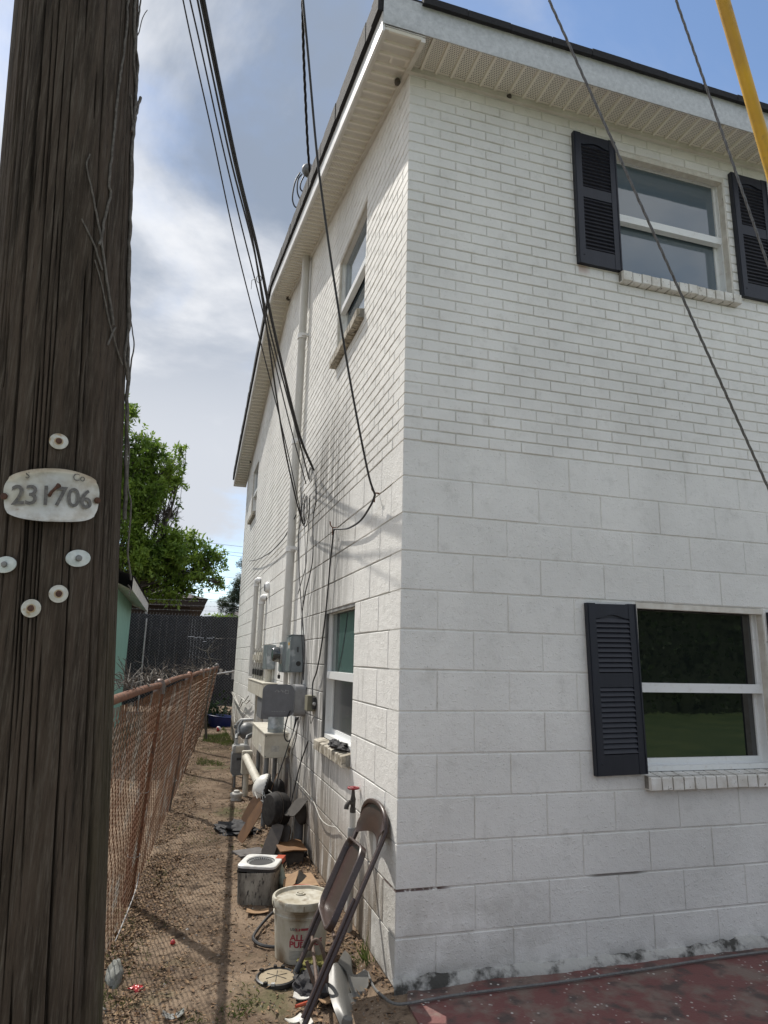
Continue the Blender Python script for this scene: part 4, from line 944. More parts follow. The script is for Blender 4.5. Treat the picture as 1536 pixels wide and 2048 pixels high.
q = MB(); p_ = nearline(518, 558, A1, PT); q.tube([p_ + V((.03 * math.cos(a) * .6, .0, .03 * math.sin(a))) for a in [2 * pi * j / 14 for j in range(14)]], .003, 5, close=True); q.tube([p_ + V((-.02, 0, 0)), p_ + V((-.05, 0, -.02)), p_ + V((-.05, 0, -.09))], .0025, 5)
solo('cable_tie', q, 'galv_wire', 'wire tie lashing the black cable bundle in mid air', 'tie', loc=p_)
# loops and tails on the wall
def wallpath(pix, d=-.03): return [onx(u, v, d if not isinstance(d, list) else d[i]) for i, (u, v) in enumerate(pix)]
cable('wall_cable', 'thin black cable dropping from the upper wall clamp to the metal boxes', wallpath([(625, 940), (631, 965), (632, 1000), (626, 1040), (625, 1120), (612, 1180), (604, 1230), (604, 1280), (606, 1330), (603, 1370)]), .0048, group='cables down the gable wall')
cable('wall_cable', 'long thin black cable passing the coil and dropping behind the tall box', wallpath([(601, 975), (603, 1000), (601, 1040), (597, 1070), (598, 1130), (601, 1190), (606, 1250), (609, 1300), (607, 1360)]), .0048, group='cables down the gable wall')
cable('wall_cable', 'grey cable tail dangling free with a cut end at mid wall', wallpath([(620, 990), (618, 1040), (614, 1090), (612, 1130), (604, 1160), (596, 1188)]), .0042, 'cable_grey', group='cables down the gable wall')
cable('wall_cable', 'pale thin wire hanging straight from the coil on the gable wall', wallpath([(608, 1000), (610, 1080), (611, 1140), (606, 1200), (604, 1260)]), .0035, 'cable_grey', group='cables down the gable wall')
cc_ = onx(613, 1022, -.04)
q = MB()
for k_, (ry_, rz_) in enumerate(((.135, .145), (.12, .135), (.125, .15))): q.tube([cc_ + V((-.012 * k_, ry_ * math.cos(a), rz_ * math.sin(a) + .006 * k_)) for a in [2 * pi * j / 30 for j in range(30)]], .0038, 6, close=True)
solo('cable_coil', q, 'cable_black', 'large ring of coiled black cable hanging on the gable wall', 'cable coil', loc=cc_)
cc2 = onx(622, 948, -.035); q = MB()
for k_ in range(2): q.tube([cc2 + V((-.01 * k_, .07 * math.cos(a), (.075 - .01 * k_) * math.sin(a))) for a in [2 * pi * j / 22 for j in range(22)]], .0032, 6, close=True)
solo('cable_coil', q, 'cable_black', 'small ring of black cable just under the upper wall clamp', 'cable coil', loc=cc2)
cable('wall_cable', 'black cable sagging from the service pipe toward the far end of the wall', wallpath([(592, 1030), (582, 1050), (565, 1080), (540, 1105), (515, 1119), (499, 1122)], -.05), .006)
def hook(p, label):
    q = MB(); q.tube([p + V((.05, 0, .01)), p + V((-.03, 0, .01)), p + V((-.045, 0, .03)), p + V((-.05, -.005, .055))], .0045, 6); q.tube([p + V((-.03, -.01, .01)), p + V((-.03, -.012, -.03)), p + V((-.032, -.014, -.05))], .004, 6)
    solo('wall_hook', q, 'rust_pipe', label, 'hook', loc=p)
H1 = onx(758, 990, 0); H2 = onx(672, 1058, 0); hook(H1, 'rusty cable hook in the block wall nearest the corner'); hook(H2, 'rusty cable hook in the block wall above the low side window')
h1 = onx(750, 990, -.05); h2 = onx(668, 1058, -.04)
cable('drop_cable', 'single black cable crossing the upper gable window down to the hook near the corner', overhead(h1, [(735, 940), (700, 760), (668, 560), (648, 420), (633, 300), (617, 120), (606, 0)], PT2), .0066)
cable('drop_cable', 'black cable looping between the two hooks on the block wall', [h1, onx(742, 1010, -.05), onx(722, 1040, -.045), onx(700, 1055, -.04), onx(685, 1058, -.04), h2], .0065)
cable('drop_cable', 'black cable hanging from the second hook down to the small olive box', [h2, onx(661, 1120, -.03), onx(652, 1220, -.03), onx(643, 1290, -.03), onx(634, 1340, -.03), onx(626, 1365, -.03), onx(625, 1392, -.04)], .0058)
# service mast with weatherhead
MX, MY = -.062, 3.47
mat('pipe_paint', (.62, .615, .585), (.50, .48, .43), 7, .5, stretch=(1, 1, .3)); mat('mast_rusty', (.17, .115, .09), (.24, .2, .18), 30, .7); mat('cast_grey', (.19, .20, .21), (.13, .13, .135), 40, .5, metal=.4)
mast = Thing('service_mast', (MX, MY, 1.6), 'white painted service pipe rising up the gable wall through the eave', 'pipe')
q = MB(); q.tube([(MX, MY, 1.62), (MX, MY, 6.0)], .043, 18); mast.part('pipe', q, 'pipe_paint', 50)
mtop = ony(611, 345, MY); zt = mtop.z
q = MB(); q.tube([(MX, MY, 5.99), (MX, MY, zt)], .03, 14); mast.part('upper_pipe', q, 'mast_rusty', 50)
for px_v in (690, 875, 1083):
    z = onx(598, px_v, MX).z; q = MB(); q.lathe([(.052, -.028), (.052, .028)], Matrix.Translation((MX, MY, z)), 18); q.box((MX + .03, MY - .075, z - .016), (-.001, MY - .05, z + .016)); q.box((MX - .01, MY - .078, z - .013), (MX + .045, MY - .03, z + .013)); mast.part('pipe_strap', q, 'trim_white', 40)
q = MB(); M_ = basis((MX - .02, MY, zt + .02), (-.55, -.1, .6)); q.lathe([(.02, -.09), (.05, -.06), (.075, 0), (.07, .05), (.04, .085), (.01, .095)], M_, 16); wh = mast.part('weatherhead', q, 'cast_grey', 50)
zr_ = zs(MY) + .3
for k_, pts in enumerate(([(600, 345), (590, 365), (585, 395), (589, 412), (597, 416)], [(604, 348), (596, 360), (595, 385), (603, 402), (612, 410)], [(608, 352), (602, 365), (601, 378), (610, 386)])):
    q = MB(); P = [ony(u, v, MY - .02) for u, v in pts]; P[-1] = V((max(P[-1].x, -OVR + .02), P[-1].y, max(P[-1].z, zr_))); q.tube(spline(P, 8), .0085, 7); mast.part('lead_wire', q, 'cable_black', 50)
q = MB(); q.tube([(MX - .03, MY - .02, zt - .33), (MX + .03, MY - .02, zt - .33)], .02, 8); q.box((MX - .09, MY - .03, zt - .36), (MX - .03, MY + .01, zt - .31)); mast.part('clevis', q, 'rust_pipe', 40)
SA = V((MX + .01, MY - .05, zt - .28))
pl = overhead(SA, [(616, 300), (611, 200), (607, 100), (605, 0)], PT2 + V((0, 0, .4))); S = spline(pl, 16)
tw3 = Thing('service_drop', SA, 'twisted black service cable running from the pole to the weatherhead', 'cable')
for k_ in range(3):
    q = MB(); P = []
    for i, p in enumerate(S):
        a = i * .62 + k_ * 2.1; P.append(p + V((math.cos(a), .4 * math.sin(a), math.sin(a) * .3)) * .0085)
    q.tube(P, .0075, 6); tw3.part('strand', q, 'cable_black', 60)
# guy wires and yellow guard right in front of the house
for (z_, e, lab) in ((6.6, (1536, 975), 'grey steel guy wire slanting across the front wall to the right edge'), (9.2, (1536, 530), 'grey steel guy wire close to the right edge beside the yellow guard')):
    pa = pax(z_); d_ = at(*e, 2.35) if z_ < 8 else at(*e, 2.6)
    st_ = {6.6: (1098, 0), 9.2: (1352, 0)}[z_]; mid_ = nearline(*st_, pa, d_)
    end = d_ + (d_ - mid_).normalized() * ((d_.z - .0) / max(.05, -(d_ - mid_).normalized().z))
    q = MB(); S = [mid_ + (pa - mid_) * t for t in (1, .66, .33)] + [mid_.lerp(end, j / 40) for j in range(41)]
    T_ = Thing('guy_wire', end, lab, 'wire', 'guy wires of the pole')
    for k_ in range(3):
        q = MB(); P = []
        dirv = (end - mid_).normalized(); s1 = dirv.orthogonal().normalized(); s2 = dirv.cross(s1); n_ = 260
        for i in range(n_ + 1):
            p = mid_.lerp(end, i / n_); a = i * .8 + k_ * 2.094; P.append(p + (s1 * math.cos(a) + s2 * math.sin(a)) * .0021)
        q.tube(P, .0023, 5); q.tube([pa, mid_], .0023, 5); T_.part('strand', q, 'guy_steel', 60)
g0 = at(1437, -30, 1.50); g1 = at(1560, 400, 1.42); dv_ = (g1 - g0).normalized(); g2 = g0 + dv_ * ((g0.z - .0) / -dv_.z)
gt = Thing('guy_guard', g2, 'bright yellow plastic guy wire guard crossing the upper right corner', 'guy guard')
gtop = g0 - dv_ * .25; q = MB(); s1 = (g0 - CAM).normalized(); s1 = (s1 - dv_ * s1.dot(dv_)).normalized(); s2 = dv_.cross(s1); s1, s2 = (s1 * .6 + s2 * .8), (s2 * .6 - s1 * .8)
prof = [(.0085 * math.cos(a), .0085 * math.sin(a)) for a in [math.radians(8 + 344 * j / 22) for j in range(23)]]
grid = [[p + s1 * x + s2 * y_ for x, y_ in prof] for p in [gtop.lerp(g2, j / 24) for j in range(25)]]
q.sheet(grid, .0015); gt.part('sleeve', q, 'guard_yellow', 50)
q = MB(); q.tube([gtop, g2], .003, 6); q.tube([gtop, pax(9.5)], .003, 6); gt.part('wire', q, 'guy_steel', 50)
# far power lines
for k_, (v0, v1) in enumerate(((1083, 1093), (1097, 1106), (1101, 1113), (1146, 1158), (1163, 1180), (1183, 1192), (1196, 1206))):
    a = ony(395, v0, 45); c = ony(480, v1, 45); d = (c - a); q = MB(); q.tube([a - d * 6, a - d * 2, a, c, c + d * 4, c + d * 9], .014, 4)
    solo('power_line', q, 'cable_grey', 'distant power line, %s from the top, in the gap between tree and house' % ('first', 'second', 'third', 'fourth', 'fifth', 'sixth', 'seventh')[k_], 'power line', 'far power lines', loc=a)
# cable on the slab and hanging rope
cable('floor_cable', 'grey cable lying along the foot of the front wall on the red slab', [onz(735, 1945, -.01), onz(748, 1975, -.015), onz(765, 1992, -.01), onz(785, 2006, .004), onz(815, 2007, .012), onz(900, 1992, .012), onz(1000, 1979, .012), onz(1120, 1964, .012), onz(1200, 1952, .013), onz(1300, 1937, .012), onz(1420, 1918, .012), onz(1540, 1902, .012), onz(1700, 1880, .012)], .0062, 'cable_grey')
for k_, pts in enumerate(([(464, 1384), (470, 1392), (478, 1410), (484, 1398), (490, 1402), (497, 1392)], [(464, 1386), (472, 1402), (480, 1414), (486, 1404), (494, 1406), (500, 1400)], [(468, 1388), (468, 1420), (469, 1445)])):
    cable('wall_rope', ('pale cord looped along the far end of the gable wall', 'second pale cord sagging below the looped one at the far wall end', 'pale cord hanging straight down beside the gas riser')[k_], wallpath(pts, -.05), .008, 'cable_white')
# ------------------------------------------------------------------ utility boxes on the gable wall
mat('galv_box', (.30, .335, .35), (.21, .235, .25), 5, .38, metal=.55, c3=(.45, .48, .5), s3=9, lo3=.56, hi3=.66)
mat('beige_box', (.55, .53, .46), (.43, .40, .33), 9, .55, c3=(.30, .26, .19), s3=24, lo3=.62, hi3=.74); mat('grey_plastic', (.16, .165, .18), (.13, .135, .145), 18, .5); mat('grey_plastic_light', (.33, .335, .34), (.24, .24, .24), 14, .5)
mat('olive_box', (.23, .22, .155), (.16, .15, .11), 30, .6); mat('meter_glass', (.05, .055, .055), rough=.08, spec=.8); mat('gas_grey', (.17, .18, .185), (.11, .115, .12), 14, .5); mat('gas_light', (.42, .43, .42), (.30, .30, .29), 30, .5); mat('dark_plastic', (.02, .02, .022), (.035, .034, .033), 20, .5)
def rbox(mb, a, b_, bev=.006):
    a = V(a); b_ = V(b_); bmx = bmesh.new(); bmesh.ops.create_cube(bmx, size=1)
    for v in bmx.verts: v.co = V(((a.x + b_.x) / 2 + v.co.x * (b_.x - a.x), (a.y + b_.y) / 2 + v.co.y * (b_.y - a.y), (a.z + b_.z) / 2 + v.co.z * (b_.z - a.z)))
    bmesh.ops.bevel(bmx, geom=bmx.edges[:], offset=bev, segments=2, affect='EDGES', clamp_overlap=True)
    bmx.verts.index_update(); mb.add([v.co.copy() for v in bmx.verts], [tuple(v.index for v in f.verts) for f in bmx.faces]); bmx.free(); return mb
# tall disconnect box
t = Thing('disconnect_box', (-.002, 2.9, 1.34), 'tall galvanised disconnect box on the wall left of the low side window', 'electrical box')
q = MB(); rbox(q, (-.11, 2.77, 1.345), (-.003, 3.02, 1.665)); bx_ = t.part('body', q, 'galv_box')
q = MB(); rbox(q, (-.122, 2.775, 1.352), (-.1105, 3.015, 1.652), .003); t.part('door', q, 'galv_box')
q = MB(); q.box((-.118, 2.762, 1.667), (-.003, 3.028, 1.674)); t.part('rain_lip', q, 'galv_box')
q = MB(); q.lathe([(.022, 0), (.022, .002)], basis((-.045, 2.769, 1.42), (0, -1, 0)), 14); t.part('knockout', q, 'dark_plastic')
for x in (-.075, -.032):
    q = MB(); q.tube([(x, 2.86, 1.345), (x, 2.86, 1.02)], .021, 12); t.part('conduit', q, 'pipe_paint', 50)
q = MB(); q.box((-.1232, 2.82, 1.55), (-.1224, 2.90, 1.61)); t.part('sticker', q, 'cable_white', 0)
q = MB(); q.box((-.1234, 2.825, 1.58), (-.1230, 2.895, 1.605)); t.part('warning_band', q, 'guard_yellow', 0)
q = MB(); q.tube([(-.06, 2.765, 1.56), (-.06, 2.745, 1.56), (-.06, 2.74, 1.52)], .006, 6); t.part('switch_handle', q, 'dark_plastic', 40)
for z in (1.40, 1.62):
    q = MB(); q.lathe([(.006, 0), (.006, .004), (.003, .005)], basis((-.1225, 2.79, z), (-1, 0, 0)), 8); t.part('screw', q, 'gas_light', 40)
t = Thing('meter_box', (-.002, 3.4, 1.3), 'narrow galvanised meter box with padlock at the foot of the service pipe', 'electrical box')
q = MB(); rbox(q, (-.105, 3.32, 1.33), (-.003, 3.60, 1.62)); t.part('body', q, 'galv_box')
q = MB(); q.lathe([(.085, 0), (.088, .012), (.075, .02), (.072, .06), (.06, .085), (.02, .092)], basis((-.106, 3.46, 1.50), (-1, 0, 0)), 20); mt_ = t.part('meter', q, 'meter_glass', 40)
q = MB(); q.lathe([(.094, 0), (.094, .014), (.084, .014)], basis((-.1055, 3.46, 1.50), (-1, 0, 0)), 20, cap=False); t.part('meter_ring', q, 'gas_light', 40, mt_)
q = MB(); rbox(q, (-.142, 3.33, 1.27), (-.118, 3.362, 1.308), .004); pd = t.part('padlock', q, 'dark_plastic')
q = MB(); q.tube([V((-.13, 3.346 + .011 * math.cos(a), 1.308 + .022 * math.sin(a))) for a in [pi * j / 8 for j in range(9)]], .0035, 6); t.part('shackle', q, 'gas_light', 40, pd)
q = MB(); q.tube([(-.055, 3.4, 1.33), (-.055, 3.4, 1.0)], .022, 12); t.part('conduit', q, 'pipe_paint', 50)
# meter bank with four stacked breakers fittings
t = Thing('meter_bank', (-.002, 5, 1.2), 'galvanised box with a row of white cable fittings farther along the wall', 'electrical box')
q = MB(); rbox(q, (-.10, 4.6, 1.335), (-.003, 4.98, 1.61)); t.part('body', q, 'galv_box')
q = MB(); q.tube([(-.06, 4.7, 1.335), (-.06, 4.7, 1.19)], .04, 14); t.part('conduit', q, 'beige_box', 50)
for k_ in range(4):
    y = 5.08 + .25 * k_
    q = MB(); rbox(q, (-.13 + .004 * k_, y, 1.40), (-.003, y + .16, 1.53), .03); t.part('splice_cap', q, 'beige_box', 40)
    for x in (-.105, -.07):
        q = MB(); q.lathe([(.012, 1.53), (.012, 1.545), (.018, 1.545), (.018, 1.555), (.012, 1.555), (.012, 1.58)], Matrix.Translation((x, y + .08, 0)), 8); t.part('fitting', q, 'cable_white', 40); q = MB(); q.lathe([(.012, 1.20), (.012, 1.33), (.02, 1.33), (.02, 1.35), (.012, 1.35), (.012, 1.40)], Matrix.Translation((x, y + .08, 0)), 8); t.part('fitting', q, 'cable_white', 40)
    q = MB(); rbox(q, (-.12, y, 1.25), (-.08, y + .10, 1.32), .004); t.part('breaker', q, 'dark_plastic')
for y, zt_, lab in ((5.9, 2.18, 'shorter'), (6.75, 2.50, 'taller')):
    T_ = Thing('wall_pipe', (-.05, y, 1.2), '%s white pipe with elbow at its top on the far part of the gable wall' % lab, 'pipe', 'elbow pipes on the gable wall'); q = MB(); q.tube([(-.05, y, 1.2), (-.05, y, zt_)], .034, 14); T_.part('pipe', q, 'pipe_paint', 50)
    q = MB(); q.tube([(-.05, y, zt_ - .01), (-.05, y, zt_ + .04), (-.045, y - .03, zt_ + .075), (-.03, y - .07, zt_ + .08), (.0, y - .08, zt_ + .07)], .043, 12); T_.part('elbow', q, 'trim_white', 50)
vp = onx(538, 1175, 0)
T_ = Thing('vent_cap', (0, vp.y, vp.z), 'small round white vent cap on the block wall', 'vent'); q = MB(); q.lathe([(.075, -.003), (.075, .025), (.06, .05), (.05, .055)], basis((0, vp.y, vp.z), (-1, 0, 0)), 18); T_.part('flange', q, 'trim_white', 40); q = MB(); q.lathe([(.052, .056), (.05, .062)], basis((0, vp.y, vp.z), (-1, 0, 0)), 16); T_.part('flap', q, 'grey_plastic', 40)
# upper beige trough
t = Thing('wire_trough', (-.002, 5, 1.0), 'long beige wire trough under the white cable fittings', 'trough')
q = MB(); rbox(q, (-.16, 4.32, 1.03), (-.003, 5.95, 1.185), .004); t.part('body', q, 'beige_box')
q = MB(); q.box((-.166, 4.31, 1.1855), (-.002, 5.96, 1.193)); t.part('lid', q, 'beige_box')
q = MB(); q.box((-.10, 5.5, .45), (-.06, 5.56, 1.03)); t.part('leg', q, 'beige_box'); q = MB(); q.box((-.14, 4.5, .80), (-.02, 4.95, 1.029)); t.part('lower_tray', q, 'grey_plastic')
for k_ in range(3): q = MB(); q.tube([(-.12, 4.6 + .2 * k_, .81), (-.12, 4.6 + .2 * k_, .5)], .02, 8); t.part('conduit', q, 'pipe_paint', 50)
# open telecom box: body on the wall, lid swung out toward the lane
t = Thing('telecom_box', (-.002, 2.62, .98), 'grey rounded plastic telecom box with its lid swung open toward the camera', 'telecom box')
Mx = basis((0, 2.62, 1.115), (-1, 0, 0), (0, -1, 0))
q = MB(); q.prism(rrect(.20, .26, .045, 5), .003, .095, basis((0, 2.65, 1.115), (-1, 0, 0), (0, -1, 0))); t.part('body', q, 'grey_plastic_light', 40)
q = MB(); q.prism(rrect(.18, .24, .045, 5), .0951, .098, basis((0, 2.65, 1.115), (-1, 0, 0), (0, -1, 0))); t.part('inner_panel', q, 'grey_plastic', 40)
LM = basis((-.242, 2.52, 1.118), (-.06, -1, .06), (1, 0, 0))
q = MB(); q.prism(rrect(.262, .262, .055, 6), -.012, .004, LM); q.prism(rrect(.236, .236, .045, 6), .0041, .0075, LM); ld = t.part('lid', q, 'grey_plastic', 40)
q = MB()
for (x, y_, wd, hh) in [(-.03 + .012 * i, .07 + .006 * math.sin(i * 2), .010, .014 + .01 * (i % 3)) for i in range(8)] + [(-.05 + .02 * i, -.09, .014, .008) for i in range(6)]: q.box((x, y_, .0076), (x + wd * .7, y_ + hh * .5, .0083), LM)
o = t.part('embossed_marks', q, 'grey_plastic_light', 0, ld); o['kind'] = 'stuff'
q = MB()
for e in ((.055, .055, .083, .058), (.055, .080, .083, .083), (.055, .058, .058, .080), (.080, .058, .083, .080)): q.box((e[0], e[1], .0076), (e[2], e[3], .0082), LM)
t.part('stamped_square', q, 'grey_plastic_light', 0, ld)
q = MB(); q.tube([(-.11, 2.55, 1.02), (-.11, 2.55, 1.2)], .008, 8); t.part('hinge', q, 'grey_plastic')
# galvanised sleeve and big beige box
t = Thing('junction_box', (-.15, 3.1, .55), 'big beige junction box standing off the wall below the grey lid', 'electrical box')
q = MB(); rbox(q, (-.262, 3.08, .585), (-.05, 4.15, .785), .004); t.part('body', q, 'beige_box')
q = MB(); q.add([(-.268, 3.07, .786), (-.045, 3.07, .786), (-.045, 4.16, .786), (-.268, 4.16, .786), (-.268, 3.07, .798), (-.045, 3.07, .798), (-.045, 4.16, .798), (-.268, 4.16, .798)], [(3, 2, 1, 0), (4, 5, 6, 7), (0, 1, 5, 4), (1, 2, 6, 5), (2, 3, 7, 6), (3, 0, 4, 7)]); t.part('lid', q, 'beige_box', 0)
q = MB(); q.box((-.2645, 3.3, .60), (-.2626, 3.5, .66)); t.part('sticker', q, 'cable_white', 0)
for x, z in ((-.25, .60), (-.065, .60), (-.25, .77), (-.065, .77)):
    q = MB(); q.lathe([(.005, 0), (.005, .003), (.002, .004)], basis((x, 3.0795, z), (0, -1, 0)), 8); t.part('screw', q, 'gas_grey', 40)
q = MB(); q.box((-.20, 3.0782, .64), (-.13, 3.0792, .69)); t.part('label_plate', q, 'cable_white', 0)
for x, y in ((-.22, 3.2), (-.10, 3.5), (-.2, 4.0)):
    q = MB(); q.tube([(x, y, .585), (x, y, .0), (x, y, -.1)], .022, 10); t.part('conduit', q, 'gas_grey', 50)
q = MB(); q.box((-.06, 3.1, -.05), (-.03, 3.14, .6)); q.box((-.03, 3.12, .62), (-.002, 3.16, .66)); t.part('stand', q, 'galv_old')
T_ = Thing('metal_sleeve', (-.16, 3.16, .80), 'short ribbed galvanised duct sleeve standing on the beige box', 'duct'); q = MB(); q.lathe([(.074, 0), (.074, .02), (.077, .03), (.074, .04), (.074, .16), (.07, .16)], Matrix.Translation((-.155, 3.19, .7985)), 22); T_.part('sleeve', q, 'galv_box', 40)
# olive telephone box
t = Thing('telephone_box', (-.002, 2.2, 1.05), 'small olive telephone box on the wall beside the low side window', 'telephone box')
q = MB(); rbox(q, (-.065, 2.13, 1.06), (-.003, 2.26, 1.18), .004); t.part('body', q, 'olive_box'); q = MB(); q.box((-.03, 2.085, 1.08), (-.004, 2.129, 1.17)); t.part('side_plate', q, 'black_metal')
q = MB(); q.lathe([(.014, 0), (.014, .012), (.008, .018)], basis((-.02, 2.085, 1.12), (0, -1, 0)), 10); t.part('ground_nut', q, 'gas_light')
q = MB(); q.tube(spline([(-.03, 2.18, 1.06), (-.035, 2.15, 1.0), (-.03, 2.12, .97), (-.02, 2.1, 1.02)], 6), .003, 5); t.part('tail_wire', q, 'cable_black')
cable('wall_cable', 'black cable hanging in a loop below the open telecom lid', [V((-.11, 2.56, 1.08)), V((-.17, 2.45, .98)), V((-.19, 2.42, .85)), V((-.15, 2.45, .80)), V((-.10, 2.55, .86)), V((-.07, 2.6, .98))], .006, group='cables down the gable wall')
for k_, (pts, m_, lab) in enumerate(((([(-.05, 2.6, .98), (-.06, 2.62, .8), (-.09, 2.7, .6), (-.06, 2.75, .35), (-.08, 2.8, .05), (-.1, 2.8, -.05)]), 'cable_grey', 'grey cable bundle strand running from the telecom box to the ground'), (([(-.04, 2.55, .98), (-.10, 2.6, .7), (-.07, 2.64, .5), (-.04, 2.66, .2), (-.06, 2.66, -.04)]), 'cable_white', 'white cable running from the telecom box down behind the fans'), (([(-.06, 2.58, .98), (-.15, 2.6, .66), (-.2, 2.62, .45), (-.16, 2.66, .25), (-.10, 2.6, .02)]), 'cable_black', 'black cable slanting from the telecom box to the pile of fans'), (([(-.02, 2.5, .98), (-.03, 2.5, .6), (-.05, 2.52, .3), (-.03, 2.5, .0)]), 'cable_grey', 'thin grey wire dropping straight from the telecom box'), ([onx(616, 1483, -.01), onx(600, 1530, -.03), onx(588, 1580, -.05), onx(580, 1612, -.08), onx(572, 1625, -.12)], 'cable_black', 'taut black cable slanting from a wall joint to the fan pile'))):
    cable('low_cable', lab, pts, .0055 if k_ != 3 else .003, m_, group='cables below the telecom box')
cable('low_cable', 'white string lying slack in the mortar joint of the low block wall', [onx(575, 1545, -.012), onx(600, 1570, -.015), onx(625, 1600, -.02), onx(640, 1635, -.025), onx(655, 1650, -.02), onx(672, 1655, -.015), onx(680, 1665, -.01)], .0035, 'cable_white')
q = MB(); q.tube([(-.045, 2.38, -.08), (-.045, 2.38, .33)], .038, 14); solo('conduit_stub', q, 'gas_grey', 'grey conduit sleeve standing at the foot of the wall behind the fans', 'pipe', loc=(-.045, 2.38, -.03))
# gas meter and regulator
G0 = V((-.27, 5.3, .0))
t = Thing('gas_meter', (G0.x, G0.y, GZ), 'grey gas meter standing beside the wall at the far end of the lane', 'gas meter')
q = MB(); q.prism(rrect(.21, .27, .04, 4), -.08, .08, basis((-.26, 5.3, .235), (0, -1, 0), (1, 0, 0))); t.part('body', q, 'gas_grey', 40)
q = MB(); q.prism(rrect(.2, .09, .03, 4), -.085, .085, basis((-.26, 5.3, .395), (0, -1, 0), (1, 0, 0))); t.part('head', q, 'gas_light', 40)
q = MB(); rbox(q, (-.33, 5.19, .36), (-.23, 5.215, .43), .006); ix = t.part('index', q, 'beige_box')
q = MB(); q.box((-.31, 5.217, .27), (-.23, 5.219, .30)); t.part('badge', q, 'dark_plastic', 0)
for x in (-.32, -.20): q = MB(); q.lathe([(.03, .42), (.03, .45), (.022, .45), (.022, .50)], Matrix.Translation((x, 5.3, 0)), 10); t.part('union', q, 'gas_light', 40)
q = MB(); q.tube([(-.32, 5.3, .50), (-.32, 5.35, .52), (-.30, 5.55, .52), (-.26, 5.7, .52), (-.26, 5.75, .6), (-.22, 5.8, .66)], .019, 10); q.tube([(-.20, 5.3, .50), (-.19, 5.32, .53), (-.10, 5.45, .55), (-.02, 5.5, .55)], .019, 10); t.part('piping', q, 'gas_grey', 50)
q = MB(); q.tube([(-.31, 5.3, .11), (-.31, 5.3, -.08)], .012, 8); q.tube([(-.21, 5.3, .11), (-.21, 5.3, -.08)], .012, 8); t.part('legs', q, 'gas_grey', 50)
T_ = Thing('gas_regulator', (-.24, 5.75, GZ), 'round grey gas regulator with riser pipe behind the gas meter', 'regulator')
q = MB(); q.lathe([(.03, -.07), (.085, -.055), (.105, -.012), (.105, .012), (.085, .05), (.04, .085), (.01, .09)], basis((-.16, 5.75, .55), (-.1, -1, .35)), 22); T_.part('diaphragm_case', q, 'gas_grey', 40)
q = MB(); q.tube([(-.26, 6.0, -.1), (-.26, 6.0, .62), (-.22, 5.97, .66), (-.02, 5.95, .67)], .022, 10); T_.part('riser', q, 'gas_light', 50); q = MB(); q.lathe([(.04, 0), (.04, .06)], basis((-.28, 6.0, .5), (1, 0, 0)), 10); q.box((-.30, 5.98, .56), (-.22, 6.02, .6)); T_.part('valve', q, 'gas_grey', 40)
# beige drain pipe with box by the ground
T_ = Thing('drain_pipe', (-.22, 4, .1), 'cream plastic pipe lying aslant beside the gas meter', 'pipe')
q = MB(); q.tube([(-.27, 4.55, .40), (-.24, 3.55, .30)], .042, 14); T_.part('pipe', q, 'beige_box', 50); q = MB(); rbox(q, (-.31, 4.53, .22), (-.20, 4.62, .46), .006); T_.part('end_box', q, 'beige_box')
q = MB(); q.tube([(-.25, 4.6, .25), (-.25, 4.6, -.08)], .03, 12); T_.part('standpipe', q, 'beige_box', 50)
cp = onz(472, 1602)
T_ = Thing('cleanout_cap', cp, 'stubby white cleanout pipe with cap sticking out of the dirt', 'pipe cap'); q = MB(); q.lathe([(.058, -.06), (.058, .045)], Matrix.Translation(cp), 20); T_.part('pipe', q, 'cable_white', 40); q = MB(); q.lathe([(.064, .045), (.066, .05), (.066, .075), (.055, .085), (.032, .085), (.030, .105), (.02, .11)], Matrix.Translation(cp), 20); T_.part('cap', q, 'cable_white', 40)
# standpipe with red handled tap
T_ = Thing('hose_tap', (-.045, .72, GZ), 'outdoor tap with red wheel handle on a white standpipe by the wall', 'tap')
mat('tap_red', (.30, .02, .03), (.2, .015, .02), 60, .5); mat('tap_dark', (.045, .042, .04), (.08, .07, .06), 60, .5, metal=.5)
q = MB(); q.tube([(-.04, .70, -.1), (-.04, .70, .61)], .019, 14); T_.part('standpipe', q, 'pipe_paint', 50); q = MB(); q.lathe([(.024, .48), (.026, .49), (.026, .52), (.024, .53)], Matrix.Translation((-.04, .70, 0)), 14); T_.part('coupling', q, 'grey_plastic_light', 40)
q = MB(); q.lathe([(.018, .60), (.018, .63), (.014, .64), (.017, .68), (.012, .70), (.008, .735)], Matrix.Translation((-.04, .70, 0)), 12); q.tube([(-.04, .70, .66), (-.07, .68, .67), (-.085, .67, .65), (-.087, .668, .635)], [.014, .013, .014, .014], 10); T_.part('valve', q, 'tap_dark', 40)
q = MB(); q.tube([V((-.04 + .030 * math.cos(a), .70 + .030 * math.sin(a), .742)) for a in [2 * pi * j / 16 for j in range(16)]], .006, 8, close=True)
for a in (0, 2.1, 4.2): q.tube([V((-.04, .70, .745)), V((-.04 + .03 * math.cos(a), .70 + .03 * math.sin(a), .742))], .004, 6)
T_.part('wheel', q, 'tap_red', 50)
